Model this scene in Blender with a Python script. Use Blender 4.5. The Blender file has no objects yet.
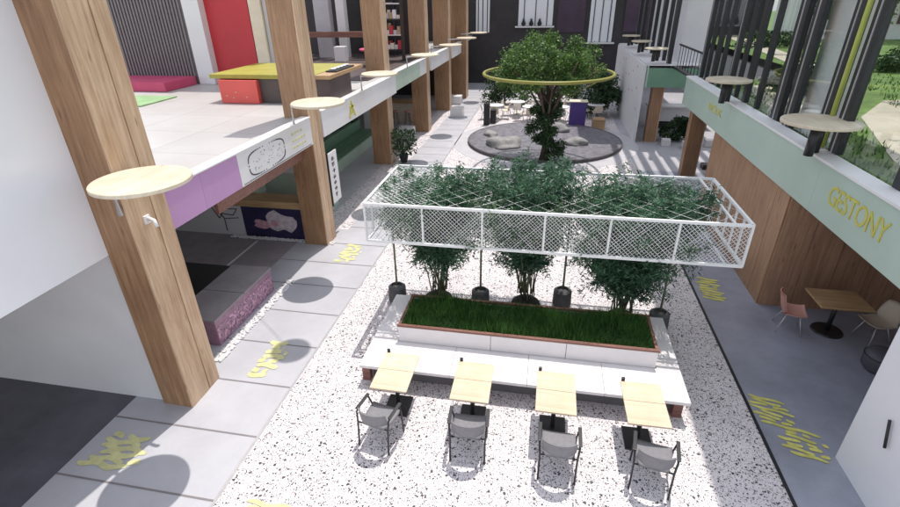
import bpy, bmesh, math, random
from mathutils import Vector, Matrix
random.seed(7)
S = bpy.context.scene
COL = S.collection
R = random.uniform

# ------------------------------------------------------------------ materials
def newmat(name):
    m = bpy.data.materials.new(name); m.use_nodes = True
    nt = m.node_tree; b = nt.nodes['Principled BSDF']
    return m, nt, b
def N(nt, t, **kw):
    n = nt.nodes.new(t)
    for k, v in kw.items(): setattr(n, k, v)
    return n
def coords(nt, scale=(1, 1, 1), rot=(0, 0, 0)):
    tc = N(nt, 'ShaderNodeTexCoord'); mp = N(nt, 'ShaderNodeMapping')
    mp.inputs['Scale'].default_value = scale; mp.inputs['Rotation'].default_value = rot
    nt.links.new(tc.outputs['Object'], mp.inputs['Vector']); return mp.outputs['Vector']
def ramp(nt, fac, stops):
    r = N(nt, 'ShaderNodeValToRGB'); e = r.color_ramp.elements
    while len(e) < len(stops): e.new(0.5)
    for i, (p, c) in enumerate(stops):
        e[i].position = p; e[i].color = (*c, 1)
    nt.links.new(fac, r.inputs['Fac']); return r.outputs['Color']
def noise(nt, vec, scale, detail=5, rough=.6):
    n = N(nt, 'ShaderNodeTexNoise'); n.inputs['Scale'].default_value = scale
    n.inputs['Detail'].default_value = detail; n.inputs['Roughness'].default_value = rough
    nt.links.new(vec, n.inputs['Vector']); return n.outputs['Fac']
def bump(nt, b, h, strength=.2, dist=.01):
    n = N(nt, 'ShaderNodeBump'); n.inputs['Strength'].default_value = strength; n.inputs['Distance'].default_value = dist
    nt.links.new(h, n.inputs['Height']); nt.links.new(n.outputs['Normal'], b.inputs['Normal'])
def mixc(nt, fac, a, c, mode='MIX'):
    n = N(nt, 'ShaderNodeMix', data_type='RGBA', blend_type=mode)
    if isinstance(fac, (int, float)): n.inputs[0].default_value = fac
    else: nt.links.new(fac, n.inputs[0])
    for s, v in ((6, a), (7, c)):
        if isinstance(v, tuple): n.inputs[s].default_value = (*v, 1)
        else: nt.links.new(v, n.inputs[s])
    return n.outputs[2]
def shade(c, k): return tuple(min(1, x * k) for x in c)
def plain(name, c, rough=.6, var=.12, scale=3, metal=0, bmp=.05, spec=.5, coat=0):
    m, nt, b = newmat(name); v = coords(nt)
    f = noise(nt, v, scale, 6, .65)
    colr = ramp(nt, f, [(.3, shade(c, 1 - var)), (.7, shade(c, 1 + var))])
    nt.links.new(colr, b.inputs['Base Color'])
    f2 = noise(nt, v, scale * 9, 4, .7)
    rr = N(nt, 'ShaderNodeMapRange'); rr.inputs[3].default_value = max(0, rough - .12); rr.inputs[4].default_value = min(1, rough + .12)
    nt.links.new(f2, rr.inputs[0]); nt.links.new(rr.outputs[0], b.inputs['Roughness'])
    b.inputs['Metallic'].default_value = metal; b.inputs['Specular IOR Level'].default_value = spec
    b.inputs['Coat Weight'].default_value = coat
    if bmp: bump(nt, b, f2, bmp)
    return m
def wood(name, lo, hi, axis='z', rough=.5, board=.0):
    m, nt, b = newmat(name)
    sc = {'z': (9, 9, .55), 'y': (9, .55, 9), 'x': (.55, 9, 9)}[axis]
    v = coords(nt, sc)
    f = noise(nt, v, 2.2, 8, .62)
    v2 = coords(nt, tuple(s * 5 for s in sc)); f2 = noise(nt, v2, 3, 5, .7)
    mx = N(nt, 'ShaderNodeMath', operation='MULTIPLY_ADD'); mx.inputs[1].default_value = .3
    nt.links.new(f2, mx.inputs[0]); nt.links.new(f, mx.inputs[2])
    mid = tuple((a + c) / 2 for a, c in zip(lo, hi))
    cc = ramp(nt, mx.outputs[0], [(.42, lo), (.62, mid), (.82, hi)])
    f3 = noise(nt, coords(nt), .7, 3)
    oi = N(nt, 'ShaderNodeObjectInfo'); cc = mixc(nt, .7, cc, ramp(nt, oi.outputs['Random'], [(0, (.82, .80, .78)), (1, (1, 1, 1))]), 'MULTIPLY')
    kn = N(nt, 'ShaderNodeTexVoronoi'); kn.inputs['Scale'].default_value = 2.1; nt.links.new(coords(nt, tuple(min(x, 3) for x in sc)), kn.inputs['Vector'])
    cc = mixc(nt, 1, cc, ramp(nt, kn.outputs['Distance'], [(.0, (.38, .30, .25)), (.07, (.75, .7, .66)), (.12, (1, 1, 1))]), 'MULTIPLY')
    cc = mixc(nt, .8, cc, ramp(nt, f3, [(.35, (.72, .68, .66)), (.65, (1, 1, 1))]), 'MULTIPLY')
    nt.links.new(cc, b.inputs['Base Color']); b.inputs['Roughness'].default_value = rough
    bump(nt, b, mx.outputs[0], .25, .004)
    return m
def terrazzo():
    m, nt, b = newmat('terrazzo'); v = coords(nt)
    base = ramp(nt, noise(nt, v, 1.3, 6, .7), [(.3, (.66, .61, .62)), (.7, (.84, .79, .79))])
    fine = noise(nt, v, 30, 3)
    base = mixc(nt, .6, base, ramp(nt, fine, [(.35, (.78, .76, .76)), (.6, (1, 1, 1))]), 'MULTIPLY')
    col = base
    for sc, thr, cc, dist in ((18, .27, (.03, .028, .03), .31), (31, .42, (.04, .035, .04), .34), (29, .26, (.47, .39, .38), .34), (52, .45, (.10, .09, .10), .37)):
        vo = N(nt, 'ShaderNodeTexVoronoi'); vo.inputs['Scale'].default_value = sc; vo.inputs['Randomness'].default_value = 1
        dn = N(nt, 'ShaderNodeVectorMath', operation='MULTIPLY_ADD')
        nn = N(nt, 'ShaderNodeTexNoise'); nn.inputs['Scale'].default_value = 22; nt.links.new(v, nn.inputs['Vector'])
        dn.inputs[1].default_value = (.05, .05, .05); nt.links.new(nn.outputs['Color'], dn.inputs[0]); nt.links.new(v, dn.inputs[2])
        nt.links.new(dn.outputs[0], vo.inputs['Vector'])
        sep = N(nt, 'ShaderNodeSeparateColor'); nt.links.new(vo.outputs['Color'], sep.inputs[0])
        a = N(nt, 'ShaderNodeMath', operation='LESS_THAN'); a.inputs[1].default_value = thr; nt.links.new(sep.outputs[0], a.inputs[0])
        # chip radius varies by cell
        rad = N(nt, 'ShaderNodeMath', operation='MULTIPLY_ADD'); rad.inputs[1].default_value = .25; rad.inputs[2].default_value = dist - .13
        nt.links.new(sep.outputs[1], rad.inputs[0])
        c = N(nt, 'ShaderNodeMath', operation='LESS_THAN'); nt.links.new(vo.outputs['Distance'], c.inputs[0]); nt.links.new(rad.outputs[0], c.inputs[1])
        mu = N(nt, 'ShaderNodeMath', operation='MULTIPLY'); nt.links.new(a.outputs[0], mu.inputs[0]); nt.links.new(c.outputs[0], mu.inputs[1])
        col = mixc(nt, mu.outputs[0], col, cc)
    nt.links.new(col, b.inputs['Base Color']); b.inputs['Roughness'].default_value = .55
    bump(nt, b, fine, .25, .006)
    return m
def foliage(name, dark, light, trans=.35):
    m, nt, b = newmat(name)
    g = N(nt, 'ShaderNodeNewGeometry')
    cc = ramp(nt, g.outputs['Random Per Island'], [(0, dark), (.6, tuple((a + c) / 2 for a, c in zip(dark, light))), (1, light)])
    f = noise(nt, coords(nt), 1.6, 3)
    cc = mixc(nt, .8, cc, ramp(nt, f, [(.35, (.55, .6, .55)), (.65, (1.0, 1.0, .95))]), 'MULTIPLY')
    nt.links.new(cc, b.inputs['Base Color']); b.inputs['Roughness'].default_value = .5
    tr = N(nt, 'ShaderNodeBsdfTranslucent'); nt.links.new(cc, tr.inputs['Color'])
    mx = N(nt, 'ShaderNodeMixShader'); mx.inputs[0].default_value = trans
    out = nt.nodes['Material Output']
    nt.links.new(b.outputs[0], mx.inputs[1]); nt.links.new(tr.outputs[0], mx.inputs[2]); nt.links.new(mx.outputs[0], out.inputs['Surface'])
    return m
def tiles(name, c, w, rough):
    m, nt, b = newmat(name); v = coords(nt)
    br = N(nt, 'ShaderNodeTexBrick'); br.offset = 0; br.inputs['Scale'].default_value = 1; br.inputs['Brick Width'].default_value = w; br.inputs['Row Height'].default_value = w
    br.inputs['Mortar Size'].default_value = .012; br.inputs['Color1'].default_value = (*shade(c, 1.04), 1); br.inputs['Color2'].default_value = (*shade(c, .95), 1); br.inputs['Mortar'].default_value = (*shade(c, .72), 1)
    nt.links.new(v, br.inputs['Vector'])
    cc = mixc(nt, .8, br.outputs['Color'], ramp(nt, noise(nt, v, .45, 6, .65), [(.3, (.80, .78, .75)), (.7, (1, 1, 1))]), 'MULTIPLY')
    nt.links.new(cc, b.inputs['Base Color']); b.inputs['Roughness'].default_value = rough
    return m
def speckle(name, c, d, sc):
    m, nt, b = newmat(name); v = coords(nt)
    vo = N(nt, 'ShaderNodeTexVoronoi'); vo.inputs['Scale'].default_value = sc; nt.links.new(v, vo.inputs['Vector'])
    sep = N(nt, 'ShaderNodeSeparateColor'); nt.links.new(vo.outputs['Color'], sep.inputs[0])
    nt.links.new(ramp(nt, sep.outputs[0], [(.35, c), (.5, d), (.8, tuple(min(1, x * 1.8) for x in c))]), b.inputs['Base Color'])
    return m
def glass():
    m, nt, b = newmat('thin_glass'); out = nt.nodes['Material Output']
    t = N(nt, 'ShaderNodeBsdfTransparent'); t.inputs[0].default_value = (.93, .96, .95, 1)
    g = N(nt, 'ShaderNodeBsdfGlossy'); g.inputs['Roughness'].default_value = .02
    fr = N(nt, 'ShaderNodeLayerWeight'); fr.inputs[0].default_value = .5
    mr = N(nt, 'ShaderNodeMapRange'); mr.inputs[3].default_value = .03; mr.inputs[4].default_value = .22
    nt.links.new(fr.outputs['Facing'], mr.inputs[0])
    mx = N(nt, 'ShaderNodeMixShader'); nt.links.new(mr.outputs[0], mx.inputs[0])
    nt.links.new(t.outputs[0], mx.inputs[1]); nt.links.new(g.outputs[0], mx.inputs[2]); nt.links.new(mx.outputs[0], out.inputs['Surface'])
    return m
M = dict(
    terrazzo=terrazzo(),
    tile=plain('pale_paving', (.46, .455, .48), .5, .09, 1.1),
    joint=plain('paving_joint', (.22, .20, .20), .8),
    walk=plain('grey_resin_floor', (.30, .31, .365), .32, .22, .9, coat=.15),
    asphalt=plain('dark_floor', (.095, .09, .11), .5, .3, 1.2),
    ground=plain('outer_ground', (.35, .34, .33), .8),
    yellow=plain('yellow_stencil', (.62, .58, .16), .7, .3, 5),
    yellowp=plain('pale_yellow_stencil', (.62, .60, .30), .7, .2, 5),
    yellowpaint=plain('yellow_paint', (.55, .50, .08), .5),
    white=plain('white_paint', (.76, .74, .73), .45, .05, .8),
    wallw=plain('white_plaster', (.68, .66, .66), .6, .08, .5),
    slabfloor=tiles('pale_slab_floor', (.50, .475, .455), 1.6, .5),
    gloss=plain('white_gloss_panel', (.80, .80, .82), .18, .03, .4, bmp=0),
    stone=plain('white_stone', (.76, .72, .71), .4, .07, 1.5),
    seam=plain('dark_seam', (.12, .11, .11), .8),
    oak=wood('oak', (.47, .29, .165), (.76, .56, .38)),  # lit copy of the oak: sunlight painted into the column sides
    oakd=wood('oak_shadow', (.27, .14, .068), (.48, .29, .16)),  # darker copy: shade painted in on column fronts; also on screen and block
    brownwood=wood('brown_wood_cladding', (.29, .155, .09), (.52, .31, .19)),
    tablewood=wood('table_wood', (.72, .56, .38), (.86, .72, .53), 'x'),
    barwood=wood('counter_wood', (.38, .22, .10), (.62, .42, .23), 'x'),
    disc=wood('pale_ply', (.66, .56, .40), (.80, .71, .55), 'y'),
    redwood=wood('red_brown_edge', (.16, .06, .045), (.32, .15, .11), 'x'),
    soil=plain('dark_soil', (.03, .025, .02), .9, .3, 20),
    grass=foliage('grass_blades', (.03, .10, .025), (.15, .32, .07), .4),
    bamboo=foliage('bamboo_leaves', (.022, .075, .045), (.17, .33, .19), .4),
    vine=foliage('vine_leaves', (.03, .07, .04), (.20, .30, .17), .3),
    canopy=foliage('tree_leaves', (.035, .10, .02), (.22, .34, .09), .4),
    shrub=foliage('shrub_leaves', (.02, .05, .02), (.09, .17, .06), .3),
    stem=plain('bamboo_stem', (.16, .17, .09), .5),
    bark=plain('bark', (.09, .06, .045), .85, .4, 9, bmp=.5),
    wire=plain('white_wire', (.82, .82, .80), .45, .03),
    pot=plain('dark_concrete_pot', (.10, .10, .10), .8, .3, 8),
    seat=plain('grey_seat', (.22, .215, .225), .75, .1, 20),
    black=plain('black_metal', (.018, .018, .02), .4, .2, 4),
    dark=plain('dark_wall', (.035, .03, .032), .6, .35, .8),
    purple=plain('purple_dark_panel', (.055, .03, .055), .45, .25, 1),
    pink=plain('lavender_panel', (.50, .28, .49), .5, .05, 1),
    lgreen=plain('pale_green_panel', (.50, .60, .49), .5, .08, 1),
    fgreen=plain('sage_fascia', (.42, .52, .44), .5, .07, .6),
    dgreen=plain('green_fascia', (.17, .31, .21), .5, .1, 1),
    magenta=plain('magenta_wall', (.36, .21, .28), .6, .25, 6),
    mosaic=speckle('magenta_mosaic', (.36, .20, .28), (.13, .08, .09), 24),
    bench=plain('grey_bench_top', (.31, .28, .29), .6, .15, 2),
    red=plain('red_panel', (.50, .03, .04), .5, .1, 1),
    coral=plain('coral_box', (.72, .11, .09), .5, .1, 2),
    crimson=plain('crimson_platform', (.55, .07, .15), .6, .1, 2),
    lime=plain('lime_top', (.36, .32, .05), .5, .15, 1.5),
    floorgreen=plain('green_floor_mat', (.27, .42, .20), .7, .2, 2),
    brownbox=plain('dark_brown_counter', (.085, .06, .055), .5, .2, 2),
    greyrib=plain('grey_ribbed_panel', (.20, .175, .175), .55, .1, 2),
    navy=plain('navy_mural', (.025, .02, .07), .5, .4, 3),
    blob=plain('mural_pale_shape', (.62, .52, .56), .6, .3, 9),
    pinkblob=plain('mural_pink_shape', (.60, .32, .38), .6, .3, 9),
    navyink=plain('ink', (.05, .05, .06), .6),
    violet=plain('violet_cabinet', (.09, .05, .24), .5, .1, 2),
    pool=plain('dark_pebble_floor', (.16, .15, .17), .5, .5, 5, bmp=.2),
    rock=plain('pale_rock', (.27, .26, .25), .7, .25, 4, bmp=.3),
    pale=plain('pale_ring', (.50, .485, .50), .5, .08, 2),
    court=plain('grey_court_floor', (.40, .39, .41), .5, .12, .8),
    lawn=plain('lawn', (.13, .21, .05), .9, .4, 1.2, bmp=.3),
    sand=plain('beige_path', (.55, .48, .38), .8, .15, 2),
    lime2=plain('yellow_green_pole', (.42, .48, .10), .4),
    pinkchair=plain('coral_shell', (.60, .30, .24), .45, .05),
    beige=plain('beige_shell', (.62, .53, .43), .45, .05),
    cream=plain('cream_furniture', (.72, .62, .48), .5, .1),
    steel=plain('pale_steel', (.6, .6, .6), .35, .05, metal=.6),
    ringm=plain('yellow_green_ring', (.27, .25, .05), .4, .08),
    glass=glass(),
)
# ------------------------------------------------------------------ mesh helpers
class MB:
    def __init__(s): s.v = []; s.f = []; s.sm = []
    def add(s, vs, fs, smooth=False):
        o = len(s.v); s.v += [tuple(p) for p in vs]; s.f += [tuple(i + o for i in f) for f in fs]; s.sm += [smooth] * len(fs); return s
    def box(s, x0, x1, y0, y1, z0, z1, bev=0):
        if bev:
            b = bev; vs = []; 
            bm = bmesh.new(); bmesh.ops.create_cube(bm, size=1)
            for v in bm.verts: v.co = Vector(((x0 + x1) / 2 + v.co.x * (x1 - x0), (y0 + y1) / 2 + v.co.y * (y1 - y0), (z0 + z1) / 2 + v.co.z * (z1 - z0)))
            bmesh.ops.bevel(bm, geom=bm.edges[:], offset=b, segments=2, affect='EDGES', profile=.6)
            bm.verts.index_update()
            s.add([v.co[:] for v in bm.verts], [[v.index for v in f.verts] for f in bm.faces]); bm.free(); return s
        return s.add([(x, y, z) for x in (x0, x1) for y in (y0, y1) for z in (z0, z1)],
                     [(0, 1, 3, 2), (4, 6, 7, 5), (0, 4, 5, 1), (2, 3, 7, 6), (0, 2, 6, 4), (1, 5, 7, 3)])
    def tube(s, pts, r, n=8, cap=True):
        pts = [Vector(p) for p in pts]; rs = r if isinstance(r, (list, tuple)) else [r] * len(pts)
        vs = []; fs = []
        for i, p in enumerate(pts):
            d = (pts[min(i + 1, len(pts) - 1)] - pts[max(i - 1, 0)]).normalized()
            a = d.cross(Vector((0, 0, 1)))
            if a.length < 1e-3: a = Vector((1, 0, 0))
            a.normalize(); c = d.cross(a)
            for k in range(n):
                t = 2 * math.pi * k / n; vs.append(p + (a * math.cos(t) + c * math.sin(t)) * rs[i])
        for i in range(len(pts) - 1):
            for k in range(n):
                fs.append((i * n + k, i * n + (k + 1) % n, (i + 1) * n + (k + 1) % n, (i + 1) * n + k))
        if cap: fs += [tuple(range(n))[::-1], tuple((len(pts) - 1) * n + k for k in range(n))]
        return s.add(vs, fs, True)
    def lathe(s, prof, c=(0, 0, 0), n=32):
        vs = [(c[0] + r * math.cos(2 * math.pi * k / n), c[1] + r * math.sin(2 * math.pi * k / n), c[2] + z) for r, z in prof for k in range(n)]
        fs = [(i * n + k, i * n + (k + 1) % n, (i + 1) * n + (k + 1) % n, (i + 1) * n + k) for i in range(len(prof) - 1) for k in range(n)]
        fs += [tuple(range(n))[::-1], tuple((len(prof) - 1) * n + k for k in range(n))]
        return s.add(vs, fs)
    def quadbar(s, a, b, w, up=(0, 0, 1)):   # thin square bar
        a = Vector(a); b = Vector(b); d = (b - a).normalized(); u = Vector(up)
        if abs(d.dot(u)) > .95: u = Vector((1, 0, 0))
        x = d.cross(u).normalized() * w / 2; y = d.cross(x).normalized() * w / 2
        vs = [p + q for p in (a, b) for q in (x + y, x - y, -x - y, -x + y)]
        return s.add(vs, [(0, 1, 2, 3), (7, 6, 5, 4), (0, 4, 5, 1), (1, 5, 6, 2), (2, 6, 7, 3), (3, 7, 4, 0)])
    def build(s, name, mat, parent=None, smooth=None):
        me = bpy.data.meshes.new(name); me.from_pydata(s.v, [], s.f); me.update()
        me.polygons.foreach_set('use_smooth', s.sm if smooth is None else [smooth] * len(s.f))
        me.materials.append(M[mat]); o = bpy.data.objects.new(name, me); COL.objects.link(o)
        if parent: o.parent = parent
        return o
def tag(o, label=None, cat=None, group=None, kind=None):
    for k, v in (('label', label), ('category', cat), ('group', group), ('kind', kind)):
        if v: o[k] = v
    return o
def empty(name, loc, label, cat, group=None, rz=0):
    o = bpy.data.objects.new(name, None); COL.objects.link(o); o.location = loc; o.rotation_euler.z = rz
    o.empty_display_size = .2
    return tag(o, label, cat, group)
def part(name, mb, mat, parent, smooth=None):
    """mb is in world coordinates; parent is an unrotated empty: shift into its space"""
    l = parent.location
    mb.v = [(x - l.x, y - l.y, z - l.z) for x, y, z in mb.v]
    return mb.build(name, mat, parent, smooth)
def copy_tree(o, parent=None):
    c = o.copy(); COL.objects.link(c); c.parent = parent
    for ch in [x for x in COL.objects if x.parent == o]: copy_tree(ch, c)
    return c
def B(*a, **k): return MB().box(*a, **k)
def boxthing(name, box, mat, label, cat, group=None, bev=0):
    x0, x1, y0, y1, z0, z1 = box
    o = empty(name, ((x0 + x1) / 2, (y0 + y1) / 2, z0), label, cat, group)
    return o
def solid(name, box, mat, label, cat, group=None, bev=0):
    x0, x1, y0, y1, z0, z1 = box; cx, cy = (x0 + x1) / 2, (y0 + y1) / 2
    o = B(x0 - cx, x1 - cx, y0 - cy, y1 - cy, 0, z1 - z0, bev=bev).build(name, mat); o.location = (cx, cy, z0)
    return tag(o, label, cat, group)
def sheet(name, x0, x1, y0, y1, z, mat):
    o = MB().add([(x0, y0, z), (x1, y0, z), (x1, y1, z), (x0, y1, z)], [(0, 1, 2, 3)]).build(name, mat)
    return tag(o, kind='structure')
def text_mesh(body, size, mat, parent, name='lettering', extrude=.006, shear=0, space=1.0):
    c = bpy.data.curves.new(name, 'FONT'); c.body = body; c.size = size; c.extrude = extrude; c.shear = shear; c.space_character = space
    c.resolution_u = 3
    t = bpy.data.objects.new(name, c); COL.objects.link(t)
    me = bpy.data.meshes.new_from_object(t.evaluated_get(bpy.context.evaluated_depsgraph_get()))
    COL.objects.unlink(t); bpy.data.objects.remove(t); bpy.data.curves.remove(c)
    me.materials.clear(); me.materials.append(M[mat])
    o = bpy.data.objects.new(name, me); COL.objects.link(o); o.parent = parent
    return o
def leafcloud(n, sampler, lw, ll, droop=.3, jitter=1.0):
    mb = MB(); v = []; f = []
    for _ in range(n):
        p = Vector(sampler())
        d = Vector((R(-1, 1), R(-1, 1), R(-1, .6) * jitter - droop)).normalized()
        u = d.cross(Vector((R(-1, 1), R(-1, 1), R(-1, 1)))).normalized()
        L = ll * R(.6, 1.3); W = lw * R(.6, 1.2); nrm = d.cross(u) * L * .12
        o = len(v); v += [p, p + d * L * .45 + u * W - nrm, p + d * L, p + d * L * .45 - u * W - nrm]; f += [(o, o + 1, o + 2), (o, o + 2, o + 3)]
    mb.add(v, f); return mb

# ------------------------------------------------------------------ ground and floors
sheet('ground', -300, 300, -200, 400, 0, 'ground')
sheet('terrazzo_path', -4.02, 3.57, -4, 33, .004, 'terrazzo')
sheet('left_walkway', -6.56, -4.02, -4, 40, .005, 'tile')
sheet('right_walkway', 3.57, 9.2, -4, 19.2, .005, 'walk')
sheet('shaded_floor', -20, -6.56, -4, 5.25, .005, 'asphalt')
sheet('interior_floor', -20, -6.56, 5.25, 11.6, .005, 'bench')
sheet('rear_interior_floor', -20, -6.56, 11.6, 40, .005, 'tile')
sheet('court_floor', 3.57, 9.2, 19.2, 40, .005, 'court')
sheet('back_floor', -4.02, 3.57, 33, 40, .005, 'pale')
jm = MB()
for i in range(34):
    y = 2.56 + 1.105 * i
    jm.add([(-6.56, y, .009), (-4.05, y, .009), (-4.05, y + .03, .009), (-6.56, y + .03, .009)], [(0, 1, 2, 3)])
tag(jm.build('paving_joints', 'joint'), kind='structure')
tag(B(-4.045, -4.0, -4, 33, 0, .012).build('left_path_edging', 'steel'), kind='structure')
tag(B(3.55, 3.60, -4, 19.2, 0, .014).build('right_path_edging', 'black'), kind='structure')
# white pebble strip along left walkway
sheet('pebble_strip', -6.35, -5.45, 12.3, 34, .0095, 'terrazzo')
pb = MB()
for _ in range(700):
    x = R(-5.84, -5.64); y = R(6.3, 9.3); r = R(.015, .035)
    pb.lathe([(r * .6, 0), (r, r * .5), (r * .5, r)], (x, y, .0095), 6)
for _ in range(500):
    x = R(-8.6, -5.5); y = R(11.3, 11.44); r = R(.015, .035)
    pb.lathe([(r * .6, 0), (r, r * .5), (r * .5, r)], (x, y, .0095), 6)
tag(pb.build('white_pebbles', 'white'), 'white pebbles strewn beside the magenta block and the mural wall', 'pebbles', kind='stuff')
ml = MB().add([(-7.75, 11.2, .012), (-7.68, 11.2, .012), (-7.68, 8.9, .012), (-7.75, 8.9, .012)], [(0, 3, 2, 1)])
tag(ml.build('floor_line', 'white'), 'thin white line painted on the dark interior floor', 'floor marking')

# yellow stencils: brushy wave strokes
def stencil(cx, cy, w, h, rows, mat, label, slant=.0, seed=1, rz=0, wave=.05, fat=.34):
    rnd = random.Random(seed); mb = MB()
    for j in range(rows):
        y = -h / 2 + h * (j + .5) / rows
        xs = -w / 2 + rnd.uniform(0, .25) * w; xe = w / 2 - rnd.uniform(0, .3) * w
        seg = []
        if rnd.random() < .35:
            g = rnd.uniform(xs + .2 * w, xe - .15 * w); seg = [(xs, g - .02), (g + .05, xe)]
        else: seg = [(xs, xe)]
        for a, b in seg:
            n = 10; t = h / rows * fat; vs = []; fs = []
            ph = rnd.uniform(0, 6)
            for k in range(n + 1):
                x = a + (b - a) * k / n; yy = y + math.sin(x * 14 + ph) * wave + slant * x
                tt = t * (1 - .5 * abs(2 * k / n - 1) ** 8)
                vs += [(x, yy - tt, (j % 3) * .0008), (x, yy + tt, (j % 3) * .0008)]
            fs = [(2 * k, 2 * k + 2, 2 * k + 3, 2 * k + 1) for k in range(n)]
            mb.add(vs, fs)
    o = mb.build('floor_stencil', mat); o.location = (cx, cy, .0125 + (.0026 if seed == 12 else 0)); o.rotation_euler.z = rz
    tag(o, label, 'floor stencil', 'yellow stencils on the walkways')
stencil(-5.98, 4.18, 1.0, .62, 6, 'yellowp', 'pale yellow stencil in front of the nearest wooden column', seed=3, wave=.03, fat=.47)
stencil(-4.78, 6.55, .55, 1.05, 8, 'yellowp', 'pale yellow stencil beside the magenta block under a round shadow', seed=5, wave=.02, fat=.46)
stencil(-4.85, 10.9, .6, 1.0, 8, 'yellowp', 'pale yellow stencil by the second wooden column', seed=8, wave=.02, fat=.46)
stencil(-3.0, 3.62, 1.3, .35, 4, 'yellowp', 'faint yellow stencil on the speckled floor at the lower left', seed=19, wave=.02, fat=.4)
stencil(3.90, 6.68, .62, .66, 8, 'yellow', 'yellow wavy stencil on grey floor near the white pillar, upper half', slant=-.28, seed=11, wave=.014, fat=.37)
stencil(4.12, 6.08, .66, .6, 7, 'yellow', 'yellow wavy stencil on grey floor near the white pillar, lower half', slant=-.28, seed=12, wave=.014, fat=.37)
stencil(3.96, 10.5, .55, 1.0, 9, 'yellow', 'yellow wavy stencil on grey floor by the brown timber block', slant=-.25, seed=14, wave=.014, fat=.37)

# ------------------------------------------------------------------ left side: columns, beams, slab, walls
def column(x0, x1, y0, y1, z1, label, cap=False):
    c = empty('timber_column', ((x0 + x1) / 2, (y0 + y1) / 2, 0), label, 'column', 'tall timber columns of the left arcade' if x1 < 0 else 'short timber columns on the right')
    w = (x1 - x0) / 2; g = .012
    d0, d1 = y0, y1
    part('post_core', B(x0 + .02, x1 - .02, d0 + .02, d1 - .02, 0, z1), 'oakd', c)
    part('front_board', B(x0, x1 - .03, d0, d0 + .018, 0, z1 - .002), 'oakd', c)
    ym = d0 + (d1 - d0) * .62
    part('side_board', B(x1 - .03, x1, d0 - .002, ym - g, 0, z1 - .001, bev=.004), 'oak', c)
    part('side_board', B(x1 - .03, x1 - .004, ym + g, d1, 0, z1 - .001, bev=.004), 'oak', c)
    return c
column(-5.97, -5.42, 5.18, 5.92, 9.5, 'nearest and thickest wooden column, beside the tall white panel')
column(-6.28, -5.62, 11.25, 11.85, 9.5, 'tall wooden column rising beside the navy mural')
column(-6.75, -6.0, 18.6, 19.2, 9.5, 'third tall wooden column, behind the potted shrub\'s walkway')
column(-6.5, -5.72, 24.1, 24.7, 9.5, 'fourth tall wooden column from the front, by the reddish bar')
column(-6.55, -5.65, 29.4, 30.0, 9.5, 'wooden column second from the back end wall')
column(-6.6, -5.3, 33.4, 34.3, 9.5, 'broad wooden column nearest the back end wall on the left')
c1 = empty('wall_camera', (-5.415, 5.45, 3.3), 'small white fitting on the nearest wooden column', 'wall fitting')
part('bracket', B(-5.418, -5.38, 5.40, 5.50, 3.24, 3.36, bev=.008), 'white', c1)
part('spout', MB().tube([(-5.38, 5.45, 3.32), (-5.26, 5.42, 3.30), (-5.22, 5.40, 3.22)], .028, 8), 'white', c1)

def beam(y0, y1, x, panels, label, z0=2.83, z1=3.5):
    b = empty('fascia_beam', (x, (y0 + y1) / 2, z0), label, 'fascia', 'fascia beams between the left columns')
    part('core', B(x - .2, x - .02, y0, y1, z0 + .01, z1 - .03), 'white', b)
    part('top_trim', B(x - .22, x + .02, y0, y1, z1 - .03, z1, bev=.004), 'white', b)
    for a, c, m in panels:
        part('panel', B(x - .02, x, a, c, z0, z1 - .032, bev=.003), m, b)
    return b
b1 = beam(5.93, 11.2, -5.6, [(5.93, 6.95, 'pink'), (6.955, 8.05, 'pink'), (8.055, 11.2, 'white')], 'lavender and white fascia beam between the first two columns, with picture sign')
sg = part('sign_border', MB(), 'navyink', b1) if False else None
# dotted picture sign on the white panel
mb = MB(); rnd = random.Random(4)
for t in range(90):
    a = 2 * math.pi * t / 90; yy = 9.1 + .72 * math.copysign(abs(math.cos(a)) ** .5, math.cos(a)); zz = 3.14 + .24 * math.copysign(abs(math.sin(a)) ** .5, math.sin(a))
    s_ = .012; mb.box(-5.6, -5.594, yy - s_, yy + s_, zz - s_, zz + s_)
for t in range(60):
    yy = 8.12 + t * .05; mb.box(-5.6, -5.594, yy, yy + .025, 2.85, 2.87)
for t in range(40):
    yy = rnd.uniform(8.5, 9.7); zz = rnd.uniform(2.98, 3.3); mb.box(-5.6, -5.595, yy, yy + rnd.uniform(.01, .05), zz, zz + .008)
part('picture_sign', mb, 'navyink', b1)
mb = MB()
for t in range(14):
    yy = 10.2 + (t % 5) * .14; zz = 2.98 + (t // 5) * .15; mb.box(-5.6, -5.594, yy, yy + .09, zz, zz + .05)
part('yellow_emblem', mb, 'yellowp', b1)
b2 = beam(11.87, 18.55, -5.6, [(11.87, 15.6, 'white'), (15.605, 18.55, 'white')], 'white fascia beam with yellow emblem between second and third column')
mb = MB()
for a, c in (((-.0, .0), (.22, .36)), ((.44, 0), (.22, .36)), ((.1, .13), (.34, .13)), ((.22, .36), (.22, .46)), ((.05, .3), (.4, .3))):
    mb.quadbar((-5.597, 13.7 + a[0], 2.92 + a[1]), (-5.597, 13.7 + c[0], 2.92 + c[1]), .05, (1, 0, 0))
part('yellow_emblem', mb, 'yellowpaint', b2)
b3 = beam(18.6, 24.05, -5.72, [(18.6, 22.8, 'lgreen'), (22.805, 24.05, 'white')], 'pale green fascia beam between third and fourth column')
b4 = beam(24.75, 29.35, -5.64, [(24.75, 29.35, 'white')], 'white fascia beam between fourth and fifth column')
b5 = beam(30.05, 33.35, -5.6, [(30.05, 33.35, 'white')], 'short white fascia beam next to the back end wall')

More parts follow.
